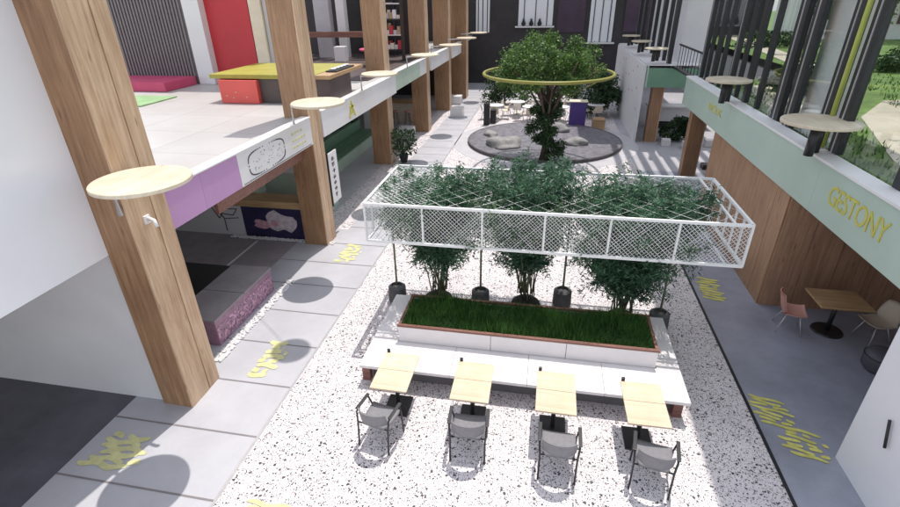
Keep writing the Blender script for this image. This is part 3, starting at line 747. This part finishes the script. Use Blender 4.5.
bamboo(1.8, 8.85, 1.15, .95, 'right bamboo clump growing into the wire frame', 33, 2.8, 1.1, 32)

t = empty('climbing_vines', (0, 8.9, 2.04), 'pale green climbing leaves threaded along the wire frame', 'vines')
rnd = random.Random(40); v = []; f = []; mb = MB()
for k in range(46):
    x0 = rnd.uniform(FX0 + .1, FX1 - .8); y0 = rnd.choice((rnd.uniform(FY0 + .03, FY0 + .5), rnd.uniform(FY0 + .03, FY1 - .1))); P = [Vector((x0, y0, rnd.uniform(2.06, 2.3)))]
    for _ in range(6): P.append(Vector((min(FX1 - .1, max(FX0 + .05, P[-1].x + rnd.uniform(-.2, .3))), min(FY1 - .05, max(FY0 + .03, P[-1].y + rnd.uniform(-.12, .12))), min(2.8, max(2.06, P[-1].z + rnd.uniform(-.1, .22))))))
    mb.tube(P, .005, 4)
    for _ in range(260):
        i = rnd.uniform(0, 5.99); q = int(i); p = P[q].lerp(P[q + 1], i - q) + Vector((rnd.gauss(0, .07), rnd.gauss(0, .06), rnd.gauss(0, .07)))
        d = Vector((rnd.uniform(-1, 1), rnd.uniform(-1, 1), rnd.uniform(-1, .5))).normalized(); u = d.cross(Vector((rnd.uniform(-1, 1), rnd.uniform(-1, 1), rnd.uniform(-1, 1)))).normalized()
        L = rnd.uniform(.035, .08); W = L * .25; kk = len(v); v += [p, p + d * L * .5 + u * W, p + d * L, p + d * L * .5 - u * W]; f.append((kk, kk + 1, kk + 2, kk + 3))
part('foliage', MB().add(v, f), 'vine', t)

# ------------------------------------------------------------------ round court with tree
PC = (-.05, 22.9)
tag(MB().lathe([(4.15, 0), (4.15, .011), (4.1, .012)], (*PC, 0), 72).build('pale_ring_floor', 'pale'), kind='structure')
o = empty('round_plinth', (*PC, 0), 'low round dark plinth floor in the middle of the court', 'plinth')
part('floor_disc', MB().lathe([(3.42, .013), (3.42, .13), (3.38, .14)], (*PC, 0), 72), 'pool', o, False)
mb = MB()
for k in range(73):
    pass
part('kerb', MB().tube([(PC[0] + 3.43 * math.cos(a * math.pi / 36), PC[1] + 3.43 * math.sin(a * math.pi / 36), .12) for a in range(73)], .045, 6, cap=False), 'seam', o)
def rock(x, y, r, h, label, seed):
    rnd = random.Random(seed); bm = bmesh.new(); bmesh.ops.create_icosphere(bm, subdivisions=3, radius=1)
    ph = [rnd.uniform(0, 6) for _ in range(6)]
    for v in bm.verts:
        c = v.co; n = 1 + .18 * math.sin(c.x * 3 + ph[0]) + .14 * math.sin(c.y * 4 + ph[1]) + .1 * math.sin(c.z * 5 + ph[2] + c.x * 4)
        v.co = Vector((c.x * r * n, c.y * r * .75 * n, max(-.02, c.z * h * n)))
    me = bpy.data.meshes.new('boulder'); bm.to_mesh(me); bm.free(); me.materials.append(M['rock']); me.polygons.foreach_set('use_smooth', [True] * len(me.polygons))
    b = bpy.data.objects.new('boulder', me); COL.objects.link(b); b.location = (x, y, .14); b.rotation_euler.z = rnd.uniform(0, 3); tag(b, label, 'boulder', 'pale boulders on the round plinth')
rock(-1.7, 21.6, .85, .35, 'large pale boulder left of the tree trunk', 1); rock(-2.5, 23.3, .4, .22, 'small pale boulder at the left rim of the plinth', 2)
rock(1.35, 22.3, .6, .25, 'pale boulder right of the tree trunk', 3); rock(.7, 24.6, .6, .3, 'pale boulder behind the tree trunk', 4)
# tree
T = Vector((.05, 19.7, .13))
tr = empty('court_tree', T, 'spreading green tree with ivy covered trunk inside a yellow ring', 'tree')
mb = MB(); rnd = random.Random(31); ends = []
mb.tube([T, T + Vector((.03, .05, .9)), T + Vector((-.05, .0, 1.7)), T + Vector((0, 0, 2.3))], [.24, .18, .15, .13], 10)
for k in range(13):
    a = 2 * math.pi * k / 13 + rnd.uniform(-.2, .2); r = rnd.uniform(.9, 1.9); z0 = rnd.uniform(1.3, 2.3)
    p = [T + Vector((0, 0, z0)), T + Vector((r * .3 * math.cos(a), r * .3 * math.sin(a), z0 + .6)), T + Vector((r * math.cos(a), r * math.sin(a), rnd.uniform(3.0, 3.9)))]
    mb.tube(p, [.08, .05, .02], 6); ends.append(p[2])
    for _ in range(3):
        q = p[1].lerp(p[2], rnd.random()); e = q + Vector((rnd.uniform(-.5, .5), rnd.uniform(-.5, .5), rnd.uniform(.2, .7))); mb.tube([q, e], [.025, .008], 5); ends.append(e)
part('trunk', mb, 'bark', tr)
clump = []
for _ in range(95):
    a = rnd.uniform(0, 6.28); q = math.sqrt(rnd.random()); zz = rnd.uniform(0, 1)
    rr = (1.85 + .25 * math.sin(a * 3 + 1)) * q; top = 1.7 * math.sqrt(max(0, 1 - (q * .97) ** 2))
    clump.append((T + Vector((rr * math.cos(a) - .13, rr * math.sin(a) * .95, 2.95 + top * (.15 + .85 * zz))), rnd.uniform(.22, .42)))
v = []; f = []
for c, r in clump:
    for _ in range(190):
        d0 = Vector((rnd.gauss(0, 1), rnd.gauss(0, 1), rnd.gauss(0, .8))).normalized() * r * rnd.uniform(.5, 1.1); p = c + d0
        d = Vector((rnd.uniform(-1, 1), rnd.uniform(-1, 1), rnd.uniform(-.8, .5))).normalized(); u = d.cross(Vector((rnd.uniform(-1, 1), rnd.uniform(-1, 1), rnd.uniform(-1, 1)))).normalized()
        L = rnd.uniform(.07, .14); W = L * .28; k = len(v); v += [p, p + d * L * .5 + u * W, p + d * L, p + d * L * .5 - u * W]; f.append((k, k + 1, k + 2, k + 3))
part('crown', MB().add(v, f), 'canopy', tr)
ivc = [(rnd.gauss(0, .26), rnd.gauss(0, .2), rnd.uniform(.1, 2.2), rnd.uniform(.12, .3)) for _ in range(34)]
def ivy():
    cx_, cy_, cz_, r_ = rnd.choice(ivc); k_ = 1.25 - .3 * cz_ / 2.2
    d = Vector((rnd.gauss(0, 1), rnd.gauss(0, 1), rnd.gauss(0, 1))).normalized() * r_ * rnd.uniform(.4, 1.1)
    return (T.x + cx_ * k_ + d.x, T.y + cy_ * k_ + d.y, max(T.z + .03, T.z + cz_ + d.z))
part('ivy', leafcloud(8000, ivy, .035, .11), 'shrub', tr)
RZ = 3.42
o = empty('yellow_ring', (T.x, T.y, RZ), 'yellow green metal ring around the court tree crown', 'ring')
part('hoop', MB().tube([(T.x + 2.38 * math.cos(a * math.pi / 40) - .1, T.y + 2.38 * math.sin(a * math.pi / 40), RZ) for a in range(81)], .06, 8, cap=False), 'ringm', o)
for a in (.6, 2.6, 3.7, 5.6):
    part('spoke', MB().tube([(T.x - .1 + 2.36 * math.cos(a), T.y + 2.36 * math.sin(a), RZ), (T.x + .12 * math.cos(a), T.y + .12 * math.sin(a), 2.3)], .014, 5), 'ringm', o)

# terrace furniture beyond the plinth
def terrace_table(x, y, label):
    t = empty('terrace_table', (x, y, 0), label, 'table', 'white terrace tables behind the round plinth')
    part('top', MB().lathe([(.42, .71), (.45, .72), (.45, .75)], (x, y, 0), 24), 'white', t, False)
    part('pedestal', MB().tube([(x, y, 0.02), (x, y, .71)], .035, 8), 'steel', t)
    part('base', MB().lathe([(.25, .0), (.22, .03)], (x, y, .01), 16), 'steel', t, False)
def shell_chair(x, y, rz, label, m, group):
    t = empty('shell_chair', (x, y, .006), label, 'chair', group, rz)
    vs = []; fs = []; nu, nv = 8, 12
    for th in (0, .02):
        for j in range(nv + 1):
            s = j / nv
            if s < .5: yy = .22 - .40 * s * 2; zz = .45 - .03 * math.sin(math.pi * s * 2)
            else: q = (s - .5) * 2; yy = -.18 - .10 * q; zz = .45 + .37 * q
            w = .23 if s < .5 else .23 - .06 * ((s - .5) * 2) ** 3
            for i in range(nu + 1):
                u = i / nu * 2 - 1
                vs.append((u * w, yy + (.06 * u * u if s > .5 else 0) - (th if s > .5 else 0), zz + .03 * u * u * (1 if s < .5 else 0) - (th if s <= .5 else 0)))
    n1 = (nu + 1) * (nv + 1)
    for j in range(nv):
        for i in range(nu):
            q = j * (nu + 1) + i; fs += [(q, q + 1, q + nu + 2, q + nu + 1), (q + n1, q + n1 + nu + 1, q + n1 + nu + 2, q + n1 + 1)]
    ring = [i for i in range(nu + 1)] + [(j + 1) * (nu + 1) - 1 for j in range(1, nv + 1)] + [nv * (nu + 1) + i for i in range(nu - 1, -1, -1)] + [j * (nu + 1) for j in range(nv - 1, 0, -1)]
    for a, b in zip(ring, ring[1:] + ring[:1]): fs.append((a, b, b + n1, a + n1))
    MB().add(vs, fs, True).build('shell', m, t)
    for sx in (-1, 1):
        for sy in (-1, 1): MB().tube([(sx * .12, sy * .1 + .02, .43), (sx * .22, sy * .22, 0)], .012, 6).build('leg', 'steel', t)
    return t
rnd = random.Random(77)
pos = ['left end', 'left', 'centre left', 'centre', 'centre right', 'right']
g1 = 'cream chairs at the white terrace tables'
for i, (x, y) in enumerate(((-2.75, 27.5), (-1.65, 28.6), (-.85, 27.3), (.2, 28.8), (.75, 27.4), (2.6, 28.2))):
    terrace_table(x, y, 'white terrace table at the %s behind the plinth' % pos[i])
    for k, (dx, dy, rz) in enumerate(((-.55, -.1, -math.pi / 2), (.55, .1, math.pi / 2), (.05, -.6, 0))):
        shell_chair(x + dx, y + dy, rz + rnd.uniform(-.3, .3), 'cream shell chair on the %s side of the %s terrace table' % (('left', 'right', 'front')[k], pos[i]), 'cream' if (i + k) % 3 else 'white', g1)
o = empty('violet_cabinet', (1.5, 26.2, 0), 'violet cabinet standing right of the tree behind the plinth', 'cabinet')
part('body', B(1.15, 1.95, 25.9, 26.4, .08, 1.25, bev=.02), 'violet', o)
part('top', B(1.1, 2.0, 25.85, 26.45, 1.25, 1.3, bev=.01), 'cream', o)
part('base', B(1.2, 1.9, 25.95, 26.35, 0, .08), 'black', o)
solid('wood_crate_seat', (2.3, 2.9, 25.6, 26.2, 0.01, .5), 'barwood', 'small wooden seat right of the violet cabinet', 'seat', bev=.02)
for i, (x, y, h) in enumerate(((-3.2, 25.9, 1.1), (-2.9, 26.3, .7))):
    solid('menu_box', (x, x + .3, y, y + .3, 0.006, h), 'black', ('tall black box at left edge of the terrace', 'short black box at left edge of the terrace')[i], 'box', bev=.01)
def bush(x, y, rx, ry, h, n, label, m='shrub', z0=0, cat='bush', group=None):
    t = empty('bush', (x, y, z0), label, cat, group)
    part('stem', MB().tube([(x, y, z0), (x, y, z0 + h * .5)], [.06, .03], 6), 'bark', t)
    cl = [(R(-1, 1), R(-1, 1), R(.1, 1)) for _ in range(40)]
    def s():
        a = random.choice(cl); q = math.sqrt(max(.05, 1.15 - a[2] ** 2)) * .8
        d = Vector((random.gauss(0, 1), random.gauss(0, 1), random.gauss(0, 1))).normalized() * R(.4, 1) * .28
        return (x + (a[0] * q + d.x) * rx, y + (a[1] * q + d.y) * ry, max(z0 + .05, z0 + (a[2] * .85 + d.z * .6) * h))
    part('foliage', leafcloud(n, s, .05, .15), m, t)
bush(3.0, 29.3, 1.3, 1.2, 2.3, 4500, 'large dark green bush behind the terrace on the right')
bush(-2.6, 31.5, 1.6, 1.0, 2.2, 3500, 'dark green bush behind the terrace on the left')
bush(.6, 32.5, 1.8, 1.0, 2.4, 3500, 'broad bush behind the terrace in the centre', 'canopy')

# ------------------------------------------------------------------ right side
o = empty('sage_fascia', (4.8, 12.2, 2.5), 'long sage green fascia with yellow lettering on the right', 'fascia')
for a, c in ((4, 9.2), (9.204, 14.2), (14.204, 19.2)): part('panel', B(4.7, 4.74, a, c, 2.52, 3.4, bev=.003), 'fgreen', o)
part('end_panel', B(4.742, 5.6, 19.16, 19.2, 2.52, 3.4), 'lgreen', o)
part('core', B(4.742, 4.98, 4, 19.158, 2.53, 3.38), 'wallw', o)
part('ledge', B(4.68, 5.02, 4, 19.22, 3.402, 3.45, bev=.005), 'white', o)
tm = text_mesh('GESTONY', .62, 'yellowpaint', o, space=.92)
tm.matrix_parent_inverse = Matrix.Identity(4)
tm.rotation_euler = (math.pi / 2, 0, -math.pi / 2)
tm.location = Vector((4.694, 8.72, 2.86)) - o.location; tm.scale = (.62, .75, 1)
tm = text_mesh('BOX', .5, 'yellowpaint', o, space=.9); tm.rotation_euler = (math.pi / 2, 0, -math.pi / 2); tm.location = Vector((4.694, 16.1, 2.95)) - o.location; tm.scale = (1.3, .55, 1)
# second fascia box at back
o = empty('green_fascia_box', (5.2, 26, 2.4), 'green fascia box across the right rear passage', 'fascia')
part('front_panel', B(4.14, 6.3, 23.26, 23.3, 2.42, 3.2), 'dgreen', o)
part('side_panel', B(4.08, 4.138, 23.26, 34, 2.42, 3.3), 'fgreen', o)
part('core', B(4.14, 6.3, 23.302, 34, 2.43, 3.18), 'wallw', o)
part('ledge', B(4.07, 6.32, 23.2, 34, 3.302, 3.33), 'white', o)
column(4.45, 4.95, 23.5, 24.0, 2.41, 'slim wooden column under the green fascia box')
column(5.0, 5.5, 19.24 - .6, 19.24 - .1, 2.5, 'slim wooden column under the end of the sage fascia')
o = empty('dotted_partition', (4.0, 28, 0), 'white partition wall with small pink dots at right rear', 'partition')
part('panel', B(3.96, 4.06, 23.4, 33.5, 0, 3.3, bev=.01), 'white', o)
mb = MB()
for k in range(14):
    y = 24 + (k * 1.7) % 8; z = 1.3 + (k * .53) % 1.8; mb.box(3.952, 3.96, y, y + .16, z, z + .1)
part('dots', mb, 'pinkblob', o)
# brown timber block
o = empty('timber_block', (6.8, 12.6, 0), 'large brown timber clad block under the sage fascia', 'kiosk')
n = 9
for k in range(n):
    a = 10.04 + k * (15.2 - 10.04) / n; part('side_cladding', B(4.76, 4.79, a, a + (15.2 - 10.04) / n - .008, 0, 2.5), 'oakd', o) if k < 1 else None
part('side_cladding', B(4.76, 4.79, 10.62, 15.2, 0, 2.5), 'oakd', o)
for k in range(7):
    part('front_cladding', B(4.79 + k * .6, 5.38 + k * .6, 10.0, 10.036, 0, 2.51), 'brownwood', o)
part('core', B(4.795, 9.1, 10.04, 15.2, 0, 2.5), 'dark', o)
solid('right_interior_wall', (9.2, 9.4, -4, 40, 0, 3.0), 'wallw', 'plain inner wall deep behind the right shops', 'wall')
# white pillar lower right
o = empty('white_pillar_wall', (5.6, 4.2, 0), 'white wall block at the lower right corner with a black handle', 'wall')
part('body', B(4.46, 7.5, 2.0, 5.9, 0, 2.45, bev=.015), 'gloss', o)
part('handle', MB().tube([(4.42, 5.22, .95), (4.42, 5.34, 1.3)], .018, 8), 'black', o)
# cafe set under fascia
o = empty('wooden_table', (5.85, 9.2, 0), 'wooden table between coral and beige chairs by the timber block', 'table')
part('top', B(5.32, 6.22, 8.85, 9.55, .71, .75, bev=.008), 'barwood', o)
part('pedestal', MB().tube([(5.77, 9.2, .03), (5.77, 9.2, .71)], .04, 10), 'black', o)
part('foot', MB().lathe([(.28, 0), (.26, .03)], (5.77, 9.2, .006), 20), 'black', o, False)
shell_chair(5.02, 9.15, -math.pi / 2 - .25, 'coral shell chair at the left of the wooden table', 'pinkchair', 'shell chairs under the sage fascia')
shell_chair(6.42, 8.98, math.pi / 2 + .25, 'beige shell chair at the right of the wooden table', 'beige', 'shell chairs under the sage fascia')
o = empty('round_pouf', (6.1, 8.1, 0), 'dark round pouf in front of the beige chair', 'pouf')
part('cushion', MB().lathe([(.2, .0), (.26, .08), (.26, .3), (.2, .38), (.05, .39)], (6.1, 8.1, .006), 24), 'asphalt', o, True)
part('piping', MB().tube([(6.1 + .262 * math.cos(a * math.pi / 12), 8.1 + .262 * math.sin(a * math.pi / 12), .3) for a in range(25)], .01, 5, cap=False), 'black', o)
# things behind the fascia end
o = empty('white_counter', (6.2, 26.6, 0), 'white counter with dark base in the right rear passage', 'counter')
part('top', B(4.9, 8, 26.2, 27.1, 1.0, 1.08, bev=.01), 'white', o)
part('front', B(5.0, 7.9, 26.3, 27.0, .35, 1.0), 'white', o)
part('plinth', B(5.1, 7.8, 26.35, 26.95, 0, .35), 'black', o)
bush(6.0, 23.9, .9, .5, 1.15, 1800, 'green planting in front of the white counter')
bush(6.2, 18.2, .4, .4, .8, 700, 'small green plant behind the end of the sage fascia')
for i, (x, y) in enumerate(((5.1, 22.8), (5.9, 22.5), (6.9, 22.9))):
    solid('stone_block', (x, x + .35, y, y + .35, 0.006, .3), 'stone', ('left white stone block by the green planting', 'middle white stone block by the green planting', 'right white stone block by the green planting')[i], 'block', 'white stone blocks', bev=.02)
solid('dark_plinth_step', (6.0, 9, 19.6, 20.0, 0.006, .18), 'black', 'low dark step at the edge of the striped shade', 'step')
# upper outside terrace (lawn) right
solid('right_upper_slab', (4.99, 9.2, 4, 19.15, 3.0, 3.34), 'wallw', 'upper slab carrying the planted terrace on the right', 'floor slab')
mbl = MB().add([(5.03, 2, 3.36), (80, 2, 3.36), (80, 90, 3.36), (9.2, 90, 3.36), (9.2, 19.15, 3.36), (5.03, 19.15, 3.36)], [(0, 1, 2, 3, 4, 5)])
tag(mbl.build('lawn_terrace', 'lawn'), kind='structure')
pth = MB()
def ribbon(pts, w, z):
    P = [Vector(p) for p in pts]; vs = []; fs = []
    for i, p in enumerate(P):
        d = (P[min(i + 1, len(P) - 1)] - P[max(0, i - 1)]).normalized(); nn = Vector((-d.y, d.x)) * w / 2
        vs += [(p.x - nn.x, p.y - nn.y, z), (p.x + nn.x, p.y + nn.y, z)]
    return MB().add(vs, [(2 * i, 2 * i + 2, 2 * i + 3, 2 * i + 1) for i in range(len(P) - 1)])
tag(ribbon([(5.8, 2), (5.9, 7), (6.4, 9.5), (7.6, 13), (9, 15), (14, 17), (26, 18)], .9, 3.372).build('garden_path', 'sand'), kind='structure')
tag(ribbon([(5.3, 12), (6.0, 14), (6.5, 17), (9.9, 22), (12, 40)], 1.0, 3.376).build('side_path', 'sand'), kind='structure')
gb = v = []; f = []
gv = []; gf = []
for _ in range(9000):
    x = 5.1 + R(0, 1) ** 1.6 * 14; y = R(5, 24); h = R(.05, .14); a = R(0, 6.28)
    if x < 9.2 and y > 19.1: continue
    if abs(x - (5.9 + max(0, y - 7) * .28)) < .55: continue
    k = len(gv); gv += [(x - .02 * math.cos(a), y - .02 * math.sin(a), 3.362), (x + .02 * math.cos(a), y + .02 * math.sin(a), 3.362), (x + R(-.04, .04), y + R(-.04, .04), 3.362 + h)]; gf.append((k, k + 1, k + 2))
tag(MB().add(gv, gf).build('lawn_grass', 'canopy'), 'sunlit green grass on the raised lawn behind the glass', 'grass', kind='stuff')
def garden_tree(x, y, h, r, label, n=3500, seed=1):
    rn = random.Random(seed); t = empty('garden_tree', (x, y, 3.36), label, 'tree', 'trees on the raised lawn')
    mb = MB().tube([(x, y, 3.36), (x + .05, y, 3.36 + h * .4), (x, y, 3.36 + h * .7)], [.12, .09, .05], 8)
    for k in range(7):
        a = rn.uniform(0, 6.28); mb.tube([(x, y, 3.36 + h * rn.uniform(.3, .5)), (x + r * .6 * math.cos(a), y + r * .6 * math.sin(a), 3.36 + h * rn.uniform(.6, .9))], [.05, .015], 5)
    part('trunk', mb, 'bark', t)
    cl = [(rn.gauss(0, .45), rn.gauss(0, .45), rn.uniform(.4, 1)) for _ in range(36)]
    def s():
        a = random.choice(cl); d = Vector((random.gauss(0, 1), random.gauss(0, 1), random.gauss(0, 1))).normalized() * R(.3, 1) * .3
        return (x + (a[0] + d.x) * r, y + (a[1] + d.y) * r, 3.36 + h * a[2] + d.z * r * .8)
    part('crown', leafcloud(n, s, .06, .17), 'canopy', t)
garden_tree(8.6, 11.6, 2.6, 1.1, 'small lawn tree close behind the right glass', seed=1)
garden_tree(10.3, 14.5, 3.2, 1.4, 'bushy lawn tree with green crown behind the garden path', seed=2)
garden_tree(14.5, 19.0, 4.0, 1.9, 'larger lawn tree in front of the pale building', seed=3)
garden_tree(12.8, 26.5, 4.0, 1.9, 'far lawn tree beside the side path', seed=4)
for i, (x, y, rx, l) in enumerate(((7.0, 16.4, .9, 'low clipped bush at the path bend'), (12.5, 21.5, 1.6, 'wide low hedge bush before the pale building'), (9.2, 8.6, .8, 'round bush at the right edge of the lawn'), (11.5, 31, 2.2, 'long far hedge bush on the lawn'))):
    bush(x, y, rx, .8, .9, 1800, l, 'shrub', 3.36, group='bushes on the raised lawn')
o = empty('pale_building', (22, 34, 3.36), 'pale building with dark windows beyond the lawn', 'building')
part('wall', B(16, 44, 36, 44, 3.36, 16), 'wallw', o)
for k in range(9):
    for j in range(4):
        w = part('window', B(16.8 + k * 2.9, 18.4 + k * 2.9, 35.9, 36.0 - .002, 4.2 + j * 2.8, 6.1 + j * 2.8), 'dark', o)
part('canopy', B(15.8, 44, 34.8, 35.9, 6.5, 6.75), 'white', o)
# glazed wall: posts and panes
PG = 'black mullions of the right glass wall'
posts = [(7.65, .22), (9.5, .3), (10.12, .3), (11.5, .36), (12.15, .4), (13.5, .12), (14.3, .22), (15.1, .08), (15.7, .24), (16.8, .09), (17.4, .22), (18.2, .08), (18.75, .26)]
names = ['first', 'second', 'third', 'fourth', 'fifth', 'sixth', 'seventh', 'eighth', 'ninth', 'tenth', 'eleventh', 'twelfth', 'thirteenth']
for i, (y, w) in enumerate(posts):
    t = empty('black_mullion', (5.1, y + w / 2, 3.45), '%s %s mullion counted from the near end of the right glass wall' % (names[i], 'broad black' if w > .2 else 'thin black'), 'mullion', PG)
    part('post', B(5.0, 5.12, y, y + w, 3.45, 9.5, bev=.01), 'black', t)
    if w > .23: part('cover_strip', B(4.985, 4.999, y + w * .45, y + w * .55, 3.45, 9.5), 'steel', t)
for i in range(len(posts) - 1):
    a = posts[i][0] + posts[i][1] + .005; c = posts[i + 1][0] - .005
    if c - a > .1:
        solid('glass_pane', (5.055, 5.065, a, c, 3.451, 9.5), 'glass', 'clear glass pane between the %s and %s mullion' % (names[i], names[i + 1]), 'glass pane', 'panes of the right glass wall')
solid('white_pier_outside', (5.25, 5.7, 10.75, 11.75, 3.36, 9.5), 'stone', 'broad pale pier standing just behind the glass wall', 'pier')
o = empty('green_pole', (5.02, 9.92, 3.45), 'yellow green pole in front of the black mullions', 'pole')
part('shaft', MB().tube([(4.97, 9.95, 3.47), (4.97, 9.95, 9.5)], .04, 12), 'lime2', o)
part('foot_plate', MB().lathe([(.08, 0), (.08, .02)], (4.95, 9.95, 3.45), 16), 'steel', o, False)
o = empty('leaning_green_pole', (6.2, 9.4, 3.36), 'second yellow green pole standing on the lawn edge', 'pole')
part('shaft', MB().tube([(6.2, 9.4, 3.37), (5.7, 8.9, 9.5)], .05, 12), 'lime2', o)
part('foot_plate', MB().lathe([(.11, 0), (.11, .02)], (6.2, 9.4, 3.365), 16), 'steel', o, False)
# rear right upper glazing, over the green box
rp = [(20.0, .3), (21.3, .12), (22.4, .3)]
for i, (y, w) in enumerate([(23.6, .3), (24.8, .14), (26.2, .4), (28.0, .14), (29.6, .4), (31.6, .4), (33.3, .3)]):
    solid('rear_mullion', (4.9, 5.05, y, y + w, 3.19, 9.5), 'black', '%s black post above the green fascia box' % names[i], 'mullion', 'black posts above the rear fascia box')
for i, (y, l) in enumerate(((24.2, 'white pier nearest above the green fascia box'), (27.0, 'second white pier above the green fascia box'), (30.6, 'third white pier above the green fascia box'))):
    solid('rear_pier', (5.4, 6.6, y, y + .9, 3.19, 9.5), 'wallw', l, 'pier', 'white piers above the rear fascia box')
o = empty('bridge_rail', (5.2, 21.3, 3.3), 'black rail bridging between the two fascias', 'railing')
part('rail', B(5.15, 5.21, 19.25, 23.2, 4.1, 4.16), 'black', o)
part('deck', B(5.05, 5.3, 19.22, 23.19, 3.22, 3.3), 'black', o)
for k in range(9): part('baluster', MB().tube([(5.18, 19.4 + k * .45, 3.3), (5.18, 19.4 + k * .45, 4.1)], .014, 6), 'black', o)

# ------------------------------------------------------------------ back end wall
o = empty('end_facade', (0, 40, 0), 'dark end facade closing the court with tall pale windows', 'building')
part('wall', B(-12, 14, 40.0, 40.4, 0, 10), 'dark', o)
for x0, x1, z0, z1 in ((-2.5, -.05, 4.05, 8.5), (2.55, 4.2, 2.95, 8.5), (-5.6, -4.6, 3.6, 8), (8.6, 10.2, 3.4, 8.4)):
    w = part('window', B(x0, x1, 39.93, 39.998, z0, z1), 'gloss', o)  # white panel; its pale colour stands in for daylight behind the window
    for k in range(3):
        xx = x0 + (x1 - x0) * (k + .5) / 3; m2 = MB().box(xx - .03, xx + .03, 39.9, 39.929, z0, z1)
        q = part('glazing_bar', m2, 'black', o)
for x0, x1 in ((4.9, 7.2), (.3, 2.2)): part('purple_panel', B(x0, x1, 39.9, 39.998, 3.6, 8.6), 'purple', o)
part('white_sill', B(-2.7, .1, 39.7, 39.99, 3.93, 4.03), 'white', o)
part('white_sill', B(2.4, 4.4, 39.7, 39.99, 2.83, 2.93), 'white', o)
part('entrance', B(-1.2, 2.0, 39.9, 39.998, 0, 2.6), 'black', o)
for i, x in enumerate((-2.1, -1.55, -.95)):
    t = empty('window_ornament', (x, 39.6, 4.03), ('left', 'middle', 'right')[i] + ' dark vase on the end facade sill', 'vase', 'vases on the end facade sill')
    part('vase', MB().lathe([(.08, 0), (.17, .15), (.06, .4), (.08, .48)], (x, 39.82, 4.03), 14), 'black', t, True)

# ------------------------------------------------------------------ roofs over the right side (cast the shade)
solid('right_roof', (3.45, 6.9, -6, 22.0, 12, 12.2), 'white', 'flat roof high over the right hand shops', 'roof')
o = empty('slatted_roof', (6.5, 22.6, 12), 'slatted roof bay throwing striped shade on the court', 'roof')
for k in range(11): part('slat', B(3.7 + k * .5, 3.98 + k * .5, 22.0, 26.2, 12, 12.15), 'white', o)
solid('rear_roof', (2.4, 8.2, 26.2, 44, 12, 12.2), 'white', 'flat roof high over the right rear passage', 'roof')

# ------------------------------------------------------------------ light, sky, camera
w = bpy.data.worlds.new('World'); S.world = w; w.use_nodes = True
nt = w.node_tree; bg = nt.nodes['Background']; sky = nt.nodes.new('ShaderNodeTexSky'); sky.sky_type = 'NISHITA'; sky.sun_disc = False
D = Vector((.07, .32, 1)).normalized()
sky.sun_elevation = math.asin(D.z); sky.sun_rotation = math.atan2(D.x, D.y)
hs = nt.nodes.new('ShaderNodeHueSaturation'); hs.inputs['Saturation'].default_value = .42; hs.inputs['Value'].default_value = 1.95
nt.links.new(sky.outputs[0], hs.inputs['Color']); nt.links.new(hs.outputs[0], bg.inputs[0]); bg.inputs[1].default_value = .15
sl = bpy.data.lights.new('sun', 'SUN'); sl.energy = 3.7; sl.angle = math.radians(.5); sl.color = (1, .95, .90)
so = bpy.data.objects.new('sun', sl); COL.objects.link(so); so.rotation_euler = D.to_track_quat('Z', 'Y').to_euler(); so.location = (0, 0, 30)
cam = bpy.data.cameras.new('camera'); co = bpy.data.objects.new('camera', cam); COL.objects.link(co)
cam.sensor_width = 36; cam.lens = 492.83 / 900 * 36; cam.clip_end = 1000; cam.clip_start = .05
m3 = Matrix(((0.98253338, -0.07175347, 0.17169625), (0.18540345, 0.45644564, -0.87022005), (-0.01592869, 0.88685332, 0.46177642)))
mw = m3.to_4x4(); mw.translation = Vector((0, 0, 6)); co.matrix_world = mw
S.camera = co
S.view_settings.view_transform = 'Standard'; S.view_settings.look = 'None'; S.view_settings.exposure = 0
S.cycles.max_bounces = 8; S.cycles.transparent_max_bounces = 12; S.cycles.use_denoising = True
